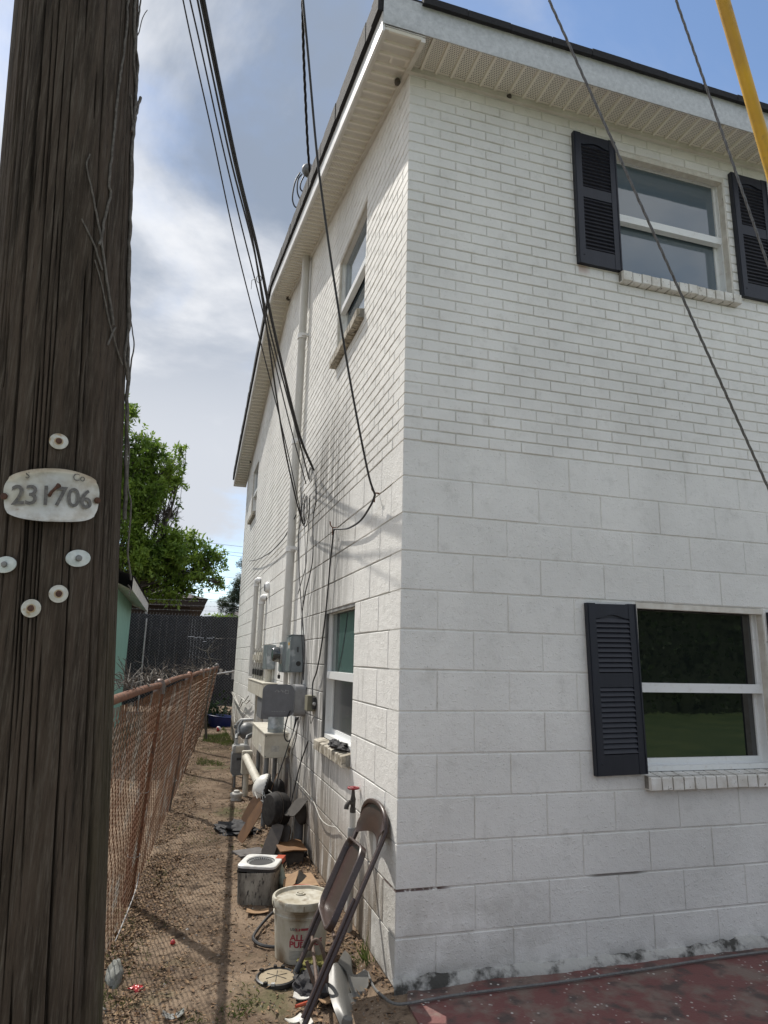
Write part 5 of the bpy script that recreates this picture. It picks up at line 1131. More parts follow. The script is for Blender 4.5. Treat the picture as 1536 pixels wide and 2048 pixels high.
# crumpled black rag on the sill
def lump(c, rx, ry, rz, seed, amp=.35, fr=9., n=18):
    q = MB(); q.lathe([(max(.02, math.sin(pi * i / n)), -math.cos(pi * i / n)) for i in range(n + 1)], None, 26); off = V((seed * 3.1, seed, 0))
    for i, p in enumerate(q.v):
        d = 1 + amp * noise.noise(p * 1.6 + off) + amp * .7 * noise.noise(p * fr * .45 + off) + amp * .35 * noise.noise(p * fr + off)
        q.v[i] = V((c[0] + p.x * rx * d, c[1] + p.y * ry * d, c[2] + max(-.55, p.z) * rz * d))
    return q
mat('rag_black', (.013, .013, .016), (.03, .028, .03), 40, .8)
sz_ = .8128 + .085
solo('rag', lump((-.012, 1.18, sz_ + .012), .045, .11, .03, 2, .6), 'rag_black', 'crumpled black rag on the brick sill of the low side window', 'rag', loc=(-.012, 1.18, sz_))
solo('rag', lump((-.005, 1.40, sz_ + .008), .03, .06, .02, 5, .6), 'rag_black', 'smaller wad of black cloth on the same brick sill, farther from the corner', 'rag', loc=(-.005, 1.4, sz_))
# ------------------------------------------------------------------ things lying along the wall
mat('chair_brown', (.048, .026, .020), (.036, .020, .016), 30, .38, c3=(.20, .15, .13), s3=160, lo3=.64, hi3=.72, coat=.2); mat('chair_under', (.45, .22, .06), (.3, .14, .04), 20, .5); mat('chair_rust', (.13, .085, .06), (.08, .05, .038), 60, .7)
# folded metal chair leaning on the wall
BR = V((-.47, -.22, GZ)); BL = ony(594, 1940, .2); TR = V((-.028, .085, .645)); TL = V((-.03, .53, .612))
ch = Thing('folding_chair', BR, 'brown metal folding chair folded up and leaning against the wall corner', 'chair')
def Rr(t): return BR.lerp(TR, t)
def Lr(t): return BL.lerp(TL, t)
upv = (Rr(1) - Rr(0)).normalized(); wv_ = (Lr(.8) - Rr(.8)).normalized(); nv = upv.cross(wv_).normalized()
if nv.x > 0: nv = -nv
apex = V((-.022, .315, .742))
def arc(s_):      # 0 right rail .. 1 left rail over the top of the back
    a = pi * s_; mid_ = (TR + TL) / 2; hw = (TR - TL) / 2; e = 2.4
    c_, s2 = math.cos(a), math.sin(a); rr_ = (abs(c_) ** e + abs(s2) ** e) ** (-1 / e)
    return mid_ + hw * c_ * rr_ + (apex - mid_) * s2 * rr_
q = MB(); q.tube([Rr(-.02), Rr(.3), Rr(.6), Rr(.9)] + [arc(j / 16) for j in range(17)] + [Lr(.9), Lr(.6), Lr(.3), Lr(.0)], .0125, 10); ch.part('frame', q, 'chair_brown', 60)
grid = []
for j in range(13):
    s_ = j / 12; top = arc(.04 + .92 * s_); bot = Rr(.90).lerp(Lr(.90), .04 + .92 * s_) + upv * (.05 * math.sin(pi * s_))
    if abs(s_ - .5) > .42: pass
    grid.append([bot.lerp(top, k_ / 8) + nv * (.004 + .022 * math.sin(pi * k_ / 8) * .5 - .03 * math.sin(pi * s_) * .6) for k_ in range(9)])
q = MB(); q.sheet(grid, .003); ch.part('backrest', q, 'chair_brown', 60)
sw = (Lr(.6) - Rr(.6)).length
def seatp(a, c, off=0.): return Rr(.40 + .46 * c).lerp(Lr(.40 + .46 * c), .07 + .70 * a) + nv * (.035 + off)
out = []
for (ax, ay) in rrect(1, 1, .16, 5, .5, .5): out.append((ax, ay))
mb = MB(); k_ = len(out); rg_ = []
for (sc2, off) in ((1., .0), (1., .030), (.965, .034), (.93, .030), (.90, .006), (.5, .004)):
    rg_.append([seatp(.5 + (a - .5) * sc2, .5 + (c - .5) * sc2, off) for a, c in out])
vs_ = [p for r in rg_ for p in r]; fs_ = [(i * k_ + j, i * k_ + (j + 1) % k_, (i + 1) * k_ + (j + 1) % k_, (i + 1) * k_ + j) for i in range(len(rg_) - 1) for j in range(k_)] + [tuple(range((len(rg_) - 1) * k_, len(rg_) * k_)), tuple(range(k_ - 1, -1, -1))]
mb.add(vs_, fs_); ch.part('seat', mb, 'chair_brown', 50)
q = MB(); q.tube([Rr(.42) + nv * .03, Rr(.42).lerp(Lr(.42), .15) + nv * .03], .008, 8); ch.part('seat_pivot', q, 'chair_rust', 50); q = MB(); q.tube([Lr(.42) + nv * .03, Lr(.42).lerp(Rr(.42), .3) + nv * .03], .008, 8); ch.part('seat_pivot', q, 'chair_rust', 50)
q = MB(); P = [Rr(.62) + nv * .018, Rr(.3) + nv * .02, Rr(.06) + nv * .018]; q.tube(P, .010, 8); ch.part('rear_leg', q, 'chair_brown', 60)
q = MB(); P = [Lr(.62) + nv * .018, Lr(.3) + nv * .02, Lr(.12) + nv * .018]; q.tube(P, .010, 8); ch.part('rear_leg', q, 'chair_brown', 60)
q = MB(); q.tube([Rr(.18), Lr(.2)], .008, 8); ch.part('stretcher', q, 'chair_rust', 60)
for p in (Rr(-.02), Lr(0)):
    q = MB(); q.tube([p + upv * .03, p - upv * .012], .0155, 10); ch.part('rubber_foot', q, 'dark_plastic', 50)
bt = Thing('bent_tube', onz(652, 1990), 'bent rusty tube arching up in front of the bucket beside the chair', 'tube')
q = MB(); q.tube(spline([ony(619, 1899, .13), ony(627, 1883, .11), ony(636, 1881, .10), ony(645, 1900, .08), ony(653, 1935, .07), ony(654, 1960, .07), ony(648, 1990, .09) ], 6), .0085, 9); bt.part('tube', q, 'chair_rust', 60)
st = Thing('tube_offcut', onz(640, 2003), 'short straight rusty tube stuck upright in the rubbish by the chair', 'tube'); q = MB(); q.tube([ony(613, 1922, .10), ony(642, 2010, .04)], .0085, 9); st.part('tube', q, 'chair_rust', 60)
# joint compound bucket
mat('bucket_white', (.56, .54, .47), (.40, .37, .29), 9, .5, c3=(.17, .125, .075), s3=7, lo3=.46, hi3=.62, stretch=(1, 1, .6)); mat('bucket_lid', (.50, .48, .41), (.30, .26, .18), 14, .55, c3=(.17, .13, .08), s3=20, lo3=.55, hi3=.7); mat('print_red', (.34, .03, .05), (.26, .05, .06), 60, .6); mat('print_grey', (.12, .12, .12))
BC_ = V((-.345, .52, GZ)); BHt = .318; rb, rt = .127, .146; BSC = .90
bk_ = Thing('bucket', BC_, 'dirty white plastic bucket with lid, printed ALL PURPOSE in red', 'bucket')
def br(z): return rb + (rt - rb) * z / BHt
TB = Matrix.Translation(BC_) @ Matrix.Diagonal((1, 1, .88, 1))
q = MB(); q.lathe([(rb - .008, .0), (rb, .008), (br(.235), .235), (br(.236) + .005, .238), (br(.25) + .005, .248), (br(.25), .252), (br(.268), .268), (br(.27) + .006, .272), (br(.28) + .006, .285), (br(.29), .29), (br(.30), .30)], TB, 48); bk_.part('pail', q, 'bucket_white', 40)
q = MB(); q.lathe([(rt + .004, .285), (rt + .010, .288), (rt + .011, .318), (rt + .006, .327), (rt - .004, .327), (rt - .010, .312), (rt - .02, .308), (.04, .309), (.035, .309)], TB, 48); li = bk_.part('lid', q, 'bucket_lid', 40)
q = MB(); q.lathe([(.026, .309), (.026, .316), (.02, .316), (.019, .312), (.012, .312), (.011, .318), (.004, .318)], Matrix.Translation(BC_ + V((.0, .055, 0))) @ Matrix.Diagonal((1, 1, .88, 1)), 18); bk_.part('spout_cap', q, 'bucket_lid', 40, li)
for j in range(10):
    a = 2 * pi * j / 10 + .2; q = MB(); p = BC_ + V((math.cos(a) * (rt + .011), math.sin(a) * (rt + .011), .268)); q.box((-.0015, -.0015, -.014), (.003, .0015, .012), Matrix.Translation(p) @ Matrix.Rotation(a, 4, 'Z')); bk_.part('lid_tab', q, 'bucket_white', 0, li)
fa0 = math.atan2(CAM.y - BC_.y, CAM.x - BC_.x)
def bprint(s_, size, x0, z0, m_, bold=0., left=False, name='lettering'):
    vt, f_ = textmesh(s_, size, bold); mn = min(v.x for v in vt) if left else 0; q = MB()
    q.add([BC_ + V((math.cos(fa0 + (x0 + v.x - mn) / br(z0)) * (br(z0 + v.y) + .0012), math.sin(fa0 + (x0 + v.x - mn) / br(z0)) * (br(z0 + v.y) + .0012), (z0 + v.y) * .88)) for v in vt], f_); bk_.part(name, q, m_, 0)
bprint('ALL', .044, -.055, .148, 'print_red', .0016, True); bprint('PURPOSE', .044, -.055, .112, 'print_red', .0016, True); bprint('USG', .019, -.055, .192, 'print_grey', .0006, True)
def bpatch(x0, x1, z0, z1, m_, name, sk=0.):
    q = MB(); n_ = 8; q.sheet([[BC_ + V((math.cos(fa0 + (x0 + (x1 - x0) * i / n_ + (sk if zz == z1 else 0)) / br(zz)) * (br(zz) + .0012), math.sin(fa0 + (x0 + (x1 - x0) * i / n_ + (sk if zz == z1 else 0)) / br(zz)) * (br(zz) + .0012), zz * .88)) for zz in (z0, z1)] for i in range(n_ + 1)]); bk_.part(name, q, m_, 0)
bpatch(-.024, -.015, .184, .198, 'print_red', 'printed_emblem', -.004); bpatch(-.013, -.005, .184, .198, 'print_red', 'printed_emblem', .004); bpatch(.0, .075, .187, .199, 'print_red', 'printed_bar', .002)
for k2 in range(7): bpatch(-.055, .05 - .012 * (k2 % 3), .078 - k2 * .007, .0795 - k2 * .007, 'print_grey', 'small_print')
# grimy appliance bowl / spin bucket
mat('bowl_grime', (.36, .34, .29), (.085, .075, .062), 7, .75, stretch=(1, 1, .35), lo=.38, hi=.58, c3=(.05, .045, .04), s3=60, lo3=.56, hi3=.66); mat('clean_white', (.72, .72, .70), (.6, .59, .55), 30, .4); mat('orange_trim', (.45, .07, .02), (.36, .05, .02), 30, .45)
CB = Matrix.Translation((-.455, 1.40, GZ)) @ Matrix.Rotation(-.38, 4, 'Z') @ Matrix.Diagonal((.93, 1.12, .93, 1))
sb = Thing('spin_mop_bucket', CB.translation, 'grimy white square spin bucket with ribbed round basket and orange corner', 'bucket')
q = MB(); 
rings = []
for z, s_ in ((0, .90), (.01, .93), (.10, .965), (.19, 1.0), (.198, 1.02), (.204, 1.02)):
    ring = []
    for (x, y) in rrect(.265, .235, .035, 5):
        a = math.atan2(y, x); flute = 1 + (.018 * math.cos(a * 14) if .02 < z < .195 else 0)
        zz = z + (.012 * noise.noise(V((a * 2, 3, 0))) if z > .15 else 0); ring.append(CB @ V((x * s_ * flute, y * s_ * flute, zz)))
    rings.append(ring)
k_ = len(rings[0]); q.add([p for r in rings for p in r], [(i * k_ + j, i * k_ + (j + 1) % k_, (i + 1) * k_ + (j + 1) % k_, (i + 1) * k_ + j) for i in range(5) for j in range(k_)] + [tuple(range(k_ - 1, -1, -1))]); sb.part('tub', q, 'bowl_grime', 40)
q = MB(); q.prism(rrect(.262, .232, .03, 5), .206, .226, CB); sb.part('rim', q, 'dark_plastic', 40)
q = MB(); o_ = [(.134 * math.cos(a) * (abs(math.cos(a)) ** 7 + abs(math.sin(a)) ** 7) ** (-1 / 7), .119 * math.sin(a) * (abs(math.cos(a)) ** 7 + abs(math.sin(a)) ** 7) ** (-1 / 7)) for a in [2 * pi * j / 48 for j in range(48)]]; k_ = len(o_)
inner = [(.093 * math.cos(2 * pi * j / 48), .093 * math.sin(2 * pi * j / 48)) for j in range(48)]
lv = [[CB @ V((x, y, .227)) for x, y in o_], [CB @ V((x, y, .240)) for x, y in o_], [CB @ V((x * .97, y * .97, .244)) for x, y in o_], [CB @ V((x * 1.06, y * 1.06, .244)) for x, y in inner], [CB @ V((x, y, .238)) for x, y in inner]]
q.add([p for r in lv for p in r], [(i * k_ + j, i * k_ + (j + 1) % k_, (i + 1) * k_ + (j + 1) % k_, (i + 1) * k_ + j) for i in range(4) for j in range(k_)]); lid_ = sb.part('lid', q, 'clean_white', 40)
q = MB(); q.lathe([(.0925, .236), (.084, .15), (.08, .145), (.01, .145)], CB, 30, cap=False); bs_ = sb.part('basket', q, 'grey_plastic_light', 40)
rm = MB(); rm.box((-.0018, -.006, .15), (.0018, .0, .234)); rme = None
for j in range(34):
    a = 2 * pi * j / 34; q = MB(); q.box((.080, -.0022, .15), (.090, .0022, .233), CB @ Matrix.Rotation(a, 4, 'Z')); sb.part('rib', q, 'clean_white', 0, bs_)
q = MB(); q.box((.085, .05, .212), (.1385, .1215, .2455), CB); q.box((.06, -.1, .0), (.061, -.099, .001), CB); sb.part('corner_trim', q, 'orange_trim', 0)
# ceiling fans dumped against the wall
mat('blade_brown', (.20, .10, .038), (.14, .068, .028), 18, .5, stretch=(1, 1, .4)); mat('blade_dark', (.07, .055, .042), (.045, .036, .03), 20, .5); mat('globe_white', (.74, .73, .68), (.66, .64, .58), 10, .3); mat('motor_black', (.014, .013, .013), (.035, .032, .03), 24, .75, spec=.2); mat('blade_grey', (.085, .078, .07), (.06, .055, .05), 20, .85, spec=.15)
def blade(T_, a, b_, wd, face, m_, name='blade'):
    a = V(a); b_ = V(b_); d = (b_ - a); L_ = d.length; d.normalize(); f = V(face); f = (f - d * f.dot(d)).normalized(); s_ = d.cross(f); q = MB()
    prof = [(0, .32), (.04, .42), (.3, .5), (.9, .5), (.97, .42), (1, .25)]
    vs_ = [a + d * L_ * t + s_ * wd * w2 * sg + f * .003 * th for th in (-1, 1) for t, w2 in prof for sg in (-1, 1)]; n_ = len(prof)
    fs_ = []
    for i in range(n_ - 1):
        x = 2 * i; fs_ += [(x, x + 1, x + 3, x + 2), (2 * n_ + x, 2 * n_ + x + 2, 2 * n_ + x + 3, 2 * n_ + x + 1), (x, x + 2, 2 * n_ + x + 2, 2 * n_ + x), (x + 1, 2 * n_ + x + 1, 2 * n_ + x + 3, x + 3)]
    fs_ += [(0, 2 * n_, 2 * n_ + 1, 1), (2 * n_ - 2, 2 * n_ - 1, 4 * n_ - 1, 4 * n_ - 2)]
    q.add(vs_, fs_); return T_.part(name, q, m_, 0)
def iron(T_, a, b_): q = MB(); q.tube([a, b_], .008, 6); T_.part('blade_iron', q, 'motor_black', 50)
H = V((-.235, 2.86, .36)); ax_ = V((-.95, .12, .28)).normalized()
f1 = Thing('ceiling_fan', (H.x, H.y, GZ), 'discarded ceiling fan with white globe and brown blades leaning by the wall', 'ceiling fan', 'ceiling fans dumped by the wall')
q = MB(); q.lathe([(.012, .135), (.05, .128), (.09, .10), (.115, .06), (.12, .035), (.11, .02)], basis(H, ax_), 26); f1.part('globe', q, 'globe_white', 50)
q = MB(); q.lathe([(.122, .02), (.125, .03), (.115, .05), (.12, .02), (.07, .0), (.06, -.03)], basis(H, ax_), 24); f1.part('light_collar', q, 'motor_black', 40)
q = MB(); q.lathe([(.06, -.02), (.10, -.03), (.11, -.07), (.09, -.11), (.03, -.14)], basis(H, ax_), 22); f1.part('motor', q, 'motor_black', 40)
for (u0, v0, u1, v1, y0, y1, wd, fc) in ((518, 1596, 492, 1645, 2.78, 2.72, .115, (-.45, -.75, .2)), (525, 1606, 479, 1682, 2.66, 2.70, .10, (-.75, -.5, .3)), (540, 1585, 553, 1551, 2.8, 2.95, .09, (-.9, -.1, .1))):
    a = ony(u0, v0, y0); c = ony(u1, v1, y1); blade(f1, a, c, wd, fc, 'blade_brown'); iron(f1, a, H + V((0, -.02, -.03)))
D = V((-.215, 2.42, .285)); ax2 = V((-.93, -.34, .08)).normalized()
f2 = Thing('ceiling_fan', (D.x, D.y, GZ), 'discarded black ceiling fan with drum shaped motor and dark blades nearest the camera', 'ceiling fan', 'ceiling fans dumped by the wall')
q = MB(); q.lathe([(.05, .085), (.11, .08), (.125, .065), (.128, .035), (.134, .03), (.134, .0), (.128, -.005), (.127, -.04), (.12, -.06), (.09, -.075), (.04, -.08)], basis(D, ax2), 32); f2.part('motor', q, 'motor_black', 40)
q = MB(); q.lathe([(.1285, .018), (.1365, .018), (.1365, .022), (.1285, .022)], basis(D, ax2), 32); f2.part('trim_band', q, 'blade_dark', 40)
for (u0, v0, u1, v1, y0, y1, wd, fc, m_) in ((558, 1648, 533, 1712, 2.30, 2.22, .115, (-.6, -.75, .2), 'blade_dark'), (572, 1650, 556, 1712, 2.34, 2.26, .10, (-.5, -.8, .2), 'blade_dark'), (578, 1632, 606, 1597, 2.22, 2.34, .115, (-.7, -.6, .5), 'blade_grey')):
    a = ony(u0, v0, y0); c = ony(u1, v1, y1); blade(f2, a, c, wd, fc, m_); iron(f2, a, D + V((.02, -.02, 0)))
K = ony(600, 1625, 2.36); q = MB(); q.lathe([(.01, .07), (.05, .062), (.085, .03), (.095, .0), (.09, -.004)], basis(K, (.75, -.55, .35)), 22); f2.part('glass_bowl', q, 'blade_grey', 50)
q = MB()
rg = random.Random(8)
for j in range(9):
    p = ony(rg.uniform(525, 560), rg.uniform(1592, 1625), 2.55); q = MB(); q.tube(spline([p, p + rv(rg) * .05, p + rv(rg) * .09, p + rv(rg) * .11], 4), .0035, 5); f2.part('loose_wire', q, ('gas_light', 'cable_black', 'cable_white')[j % 3], 50)
# dark tarp heap
c_ = onz(472, 1660); solo('tarp_heap', lump((c_.x, c_.y, GZ + .01), .17, .24, .045, 7, .5, 11), 'rag_black', 'crumpled black tarp lying on the dirt behind the brown fan blade', 'tarp', loc=c_)
# cardboard, orange tray, bottle, dark box by the wall
mat('cardboard', (.34, .215, .115), (.26, .16, .085), 20, .8); mat('rubble_dark', (.03, .026, .022), (.07, .06, .05), 20, .9); mat('bottle_pale', (.34, .38, .30), (.25, .27, .21), 12, .35); mat('paper', (.68, .67, .64), (.5, .48, .42), 30, .8); mat('slate_board', (.12, .11, .105), (.08, .072, .068), 20, .8)
cb = Thing('cardboard_box', onz(590, 1785), 'torn cardboard box flap sticking up behind the bucket', 'box')
q = MB(); q.sheet([[ony(567, 1760, 1.30), ony(566, 1778, 1.22)], [ony(580, 1750, 1.36), ony(580, 1775, 1.22)], [ony(597, 1741, 1.40), ony(590, 1768, 1.24)]], .004); cb.part('flap', q, 'cardboard', 20)
q = MB(); q.sheet([[ony(598, 1741, 1.40), ony(590, 1768, 1.26)], [ony(612, 1752, 1.42), ony(606, 1775, 1.28)], [ony(622, 1765, 1.4), ony(620, 1785, 1.28)]], .004); cb.part('flap', q, 'rubble_dark', 20); q = MB(); rbox(q, (-.30, 1.22, GZ - .01), (-.10, 1.5, .08), .01); cb.part('body', q, 'cardboard')
ot = ony(607, 1778, .95); q = MB(); q.lathe([(.06, .0), (.095, .03), (.10, .045), (.09, .05), (.075, .04), (.02, .035)], Matrix.Translation((ot.x - .01, .95, ot.z - .05)), 24); solo('orange_tray', q, 'orange_trim', 'rusty orange dish behind the bucket lid', 'dish', loc=(ot.x, .95, ot.z - .05))
q = MB(); q.box((ot.x - .1, .86, GZ - .02), (ot.x + .08, 1.06, ot.z - .05)); solo('crate', q, 'rubble_dark', 'dark crate under the orange dish behind the bucket', 'crate', loc=(ot.x, .95, GZ))
a = onz(567, 1790); q = MB(); q.tube([onz(565, 1790), ony(566, 1765, 1.36), ony(562, 1740, 1.40), ony(558, 1722, 1.44)], [.022, .022, .02, .014], 12); solo('plastic_tube', q, 'bottle_pale', 'pale green plastic tube standing behind the spin bucket', 'tube', loc=onz(565, 1790))
q = MB(); rbox(q, (-.22, 2.02, GZ - .02), (-.06, 2.28, .07), .006); solo('low_box', q, 'rubble_dark', 'low dark box by the wall under the fan blades', 'box', loc=(-.14, 2.15, GZ))
q = MB(); q.sheet([[(-.24, 2.0, .085), (-.24, 2.34, .075)], [(-.14, 2.0, .092), (-.14, 2.34, .08)], [(-.04, 2.0, .086), (-.04, 2.34, .083)]], .008); solo('board_scrap', q, 'blade_brown', 'thin brown board lying on the low dark box by the wall', 'board', loc=(-.14, 2.15, .08))
p = onz(490, 1712); q = MB(); q.box((-.1, -.09, 0), (.13, .09, .012), Matrix.Translation((p.x + .03, p.y + .05, GZ + .004)) @ Matrix.Rotation(.3, 4, 'Z')); solo('board_scrap', q, 'slate_board', 'flat grey board scrap on the dirt behind the spin bucket', 'board', loc=p)
for k2, (u, v, rx_, ry_, rz_, lab) in enumerate(((600, 1712, .07, .13, .05, 'dark heap of wet leaves and rubbish against the wall behind the bucket'), (575, 1700, .06, .09, .035, 'small dark rubbish heap under the ends of the black fan blades'), (545, 1800, .05, .05, .035, 'dark crumpled plastic beside the right foot of the spin bucket'))):
    c = onz(u, v); solo('rubbish_heap', lump((c.x, c.y, GZ + .005), rx_, ry_, rz_, 23 + k2, .6, 12), 'rubble_dark', lab, 'rubbish', 'rubbish heaps by the wall', loc=c)
# black hose
cable('hose', 'black hose looping out on the dirt left of the bucket', [onz(552, 1822, .0), onz(540, 1830, .0), onz(522, 1850, -.01), onz(508, 1870, -.012), onz(508, 1880, -.012), onz(522, 1890, -.012), onz(545, 1894, -.012), onz(565, 1893, -.012)], .0085, 'cable_black')
# round lid with clips
lp = (onz(515, 1962) + onz(590, 1962)) / 2
rl = Thing('round_lid', lp, 'round tan lid with black rim and clips lying on the dirt', 'lid')
mat('lid_tan', (.33, .27, .18), (.24, .19, .12), 14, .7)
q = MB(); q.lathe([(.092, .0), (.098, .004), (.098, .02), (.09, .024), (.084, .018), (.083, .012)], Matrix.Translation((lp.x, lp.y, GZ)), 32); rl.part('rim', q, 'dark_plastic', 40)
q = MB(); q.lathe([(.084, .006), (.083, .018), (.04, .021), (.005, .022)], Matrix.Translation((lp.x, lp.y, GZ)), 32); rl.part('disc', q, 'lid_tan', 40)
for j in range(6): q = MB(); q.box((.0, -.0012, .0215), (.055, .0012, .0232), Matrix.Translation((lp.x, lp.y, GZ)) @ Matrix.Rotation(j * pi / 3 + .3, 4, 'Z')); rl.part('crease', q, 'dark_plastic', 0)
for a in (1.1, 1.5, 2.3, 4.0, 4.4): q = MB(); q.box((.086, -.008, .02), (.102, .008, .03), Matrix.Translation((lp.x, lp.y, GZ)) @ Matrix.Rotation(a, 4, 'Z')); rl.part('clip', q, 'gas_light' if a > 4 else 'motor_black', 0)
# bag with glove
bp = onz(625, 1985); solo('black_bag', lump((-.345, .14, GZ + .015), .10, .12, .06, 11, .35, 10), 'rag_black', 'shiny black plastic bag between the bucket and the chair leg', 'bag', loc=(bp.x, bp.y, GZ))
mat('glove_olive', (.20, .185, .045), (.13, .115, .03), 30, .85, bump=.4, bscale=90)
gp = ony(628, 1930, .24); solo('work_glove', lump((gp.x, gp.y, gp.z), .075, .07, .022, 17, .6, 12), 'glove_olive', 'olive yellow work glove lying on the black bag', 'glove', loc=gp)
# light grey moulded plastic piece (a broken chair)
mat('plastic_grey', (.15, .147, .135), (.12, .116, .105), 10, .42, c3=(.16, .14, .11), s3=24, lo3=.62, hi3=.74)
pg = Thing('plastic_chair_part', (-.2, -.02, GZ), 'broken light grey moulded plastic chair piece below the folding chair', 'chair part')
def P5(u, v, y): return ony(u, v, y)
q = MB(); q.sheet(smooth_grid([[P5(655, 1938, .16), P5(672, 1925, .17), P5(690, 1935, .19)], [P5(655, 1970, .06), P5(678, 1965, .05), P5(700, 1985, .06)], [P5(662, 2000, -.04), P5(685, 2000, -.06), P5(705, 2020, -.05)], [P5(672, 2030, -.12), P5(692, 2032, -.15), P5(706, 2050, -.14)], [P5(685, 2062, -.18), P5(698, 2066, -.20), P5(708, 2072, -.19)]]), .006); pg.part('leg', q, 'plastic_grey', 60)
q = MB(); q.sheet(smooth_grid([[P5(676, 1924, .18), P5(684, 1908, .24), P5(690, 1900, .28)], [P5(694, 1945, .14), P5(700, 1925, .20), P5(702, 1915, .24)], [P5(703, 1985, .06), P5(705, 1953, .13), P5(706, 1947, .16)], [P5(722, 1992, .04), P5(722, 1955, .12), P5(718, 1946, .15)], [P5(737, 1970, .08), P5(736, 1945, .14), P5(728, 1938, .17)]]), .006); pg.part('seat_shell', q, 'plastic_grey', 60)
q = MB(); q.sheet(smooth_grid([[P5(690, 1990, .03), P5(700, 2010, -.01), P5(704, 2040, -.08)], [P5(712, 1985, .045), P5(716, 2002, .02), P5(712, 2030, -.04)], [P5(732, 1982, .06), P5(730, 1992, .05), P5(720, 2010, .0)]]), .006); pg.part('side_web', q, 'plastic_grey', 60)
q = MB(); q.lathe([(.022, 0), (.024, .03), (.02, .05), (.008, .056)], basis(onz(692, 2062), (.1, -.1, 1)), 16); pg.part('foot', q, 'plastic_grey', 50)
# small litter
def scrap(name, label, cat, u, v, sx_, sy_, rot, m_, th=.004, z=GZ + .014, group=None, curl=.01):
    c = onz(u, v, z); M_ = Matrix.Translation(c) @ Matrix.Rotation(rot, 4, 'Z'); n_ = 5
    q = MB(); q.sheet([[M_ @ V((sx_ * (i / n_ - .5) + .006 * noise.noise(V((i * 2, j, u))), sy_ * (j / 3 - .5) + .006 * noise.noise(V((j * 2, i, u))), curl * (abs(i / n_ - .5) * 2) ** 2 + .006 * noise.noise(V((i, j, v))))) for j in range(4)] for i in range(n_ + 1)], th); return solo(name, q, m_, label, cat, group, loc=c)
scrap('paper_scrap', 'white card scrap on the dirt in front of the black bag', 'paper', 604, 1993, .075, .05, -.25, 'paper')
scrap('paper_scrap', 'small white torn paper at the bottom edge beside the chair foot', 'paper', 590, 2040, .075, .04, .4, 'paper')
scrap('paper_scrap', 'green and white wrapper scrap just left of the chair foot', 'paper', 612, 2046, .05, .04, .1, 'paper')
scrap('cardboard_scrap', 'tan cardboard scrap between the chair leg and the grey plastic', 'cardboard', 652, 2002, .055, .045, .3, 'cardboard')
scrap('wrapper', 'faded printed wrapper lying by the base of the spin bucket', 'wrapper', 515, 1823, .13, .06, -.15, 'cardboard', .003)
mat('foil', (.5, .5, .48), (.08, .08, .08), 60, .25, metal=.6, lo=.5, hi=.56); mat('red_plastic', (.5, .01, .012), (.38, .01, .012), 60, .3, coat=.4)
scrap('wrapper', 'silver and black snack wrapper at the bottom of the lane', 'wrapper', 346, 2033, .085, .045, .0, 'foil', .003, curl=.02)
c = onz(345, 1890); solo('red_scrap', lump((c.x, c.y, GZ + .012), .013, .013, .013, 4, .25, 5, 10), 'red_plastic', 'small bright red plastic scrap near the middle of the dirt lane', 'scrap', loc=c)
c = onz(272, 1986); solo('red_bow', lump((c.x, c.y, GZ + .012), .032, .028, .016, 6, .5, 7, 12), 'red_plastic', 'larger bright red plastic wad beside the grey stone', 'scrap', loc=c)
mat('stone_grey', (.21, .215, .20), (.13, .135, .12), 12, .9, bump=.6, bscale=60)
c = onz(226, 1968); q = lump((c.x, c.y, GZ + .03), .04, .13, .055, 9, .18, 6, 12); solo('stone', q, 'stone_grey', 'grey oblong stone lying at the foot of the fence near the pole', 'stone', loc=c)
c = onz(199, 2045); q = lump((c.x, c.y, GZ + .02), .03, .035, .035, 19, .2, 6, 10); solo('stone', q, 'stone_grey', 'small pale stone at the bottom edge beside the pole', 'stone', loc=c)
q = MB(); q.tube([onz(591, 2013, .0), onz(622, 2003, .003)], [.007, .0085], 8); solo('orange_stick', q, 'orange_trim', 'short orange red stick on the dirt left of the chair leg', 'stick', loc=onz(591, 2013))
# blue tub, ball at the far end
mat('tub_blue', (.012, .028, .16), (.01, .02, .11), 10, .4); tb = onz(443, 1448); tb = V((tb.x + .02, 12.4, GZ)); tb = V((ony(445, 1440, 12.4).x, 12.4, GZ))
q = MB(); q.lathe([(.27, -.02), (.30, .02), (.34, .20), (.36, .22), (.35, .23), (.32, .20)], Matrix.Translation(tb) @ Matrix.Rotation(.1, 4, 'Y'), 28); solo('blue_tub', q, 'tub_blue', 'dark blue plastic tub at the far end of the lane', 'tub', loc=tb)
mat('ball_white', (.6, .58, .6), (.5, .06, .07), 9, .4, lo=.5, hi=.54); c = ony(437, 1455, 11.4); q = MB(); q.lathe([(.05 * math.sin(pi * i / 12) + .0005, -.05 * math.cos(pi * i / 12)) for i in range(13)], Matrix.Translation((c.x, 11.4, GZ + .05)), 20); solo('toy_ball', q, 'ball_white', 'small white and red ball in front of the blue tub', 'ball', loc=(c.x, 11.4, GZ))
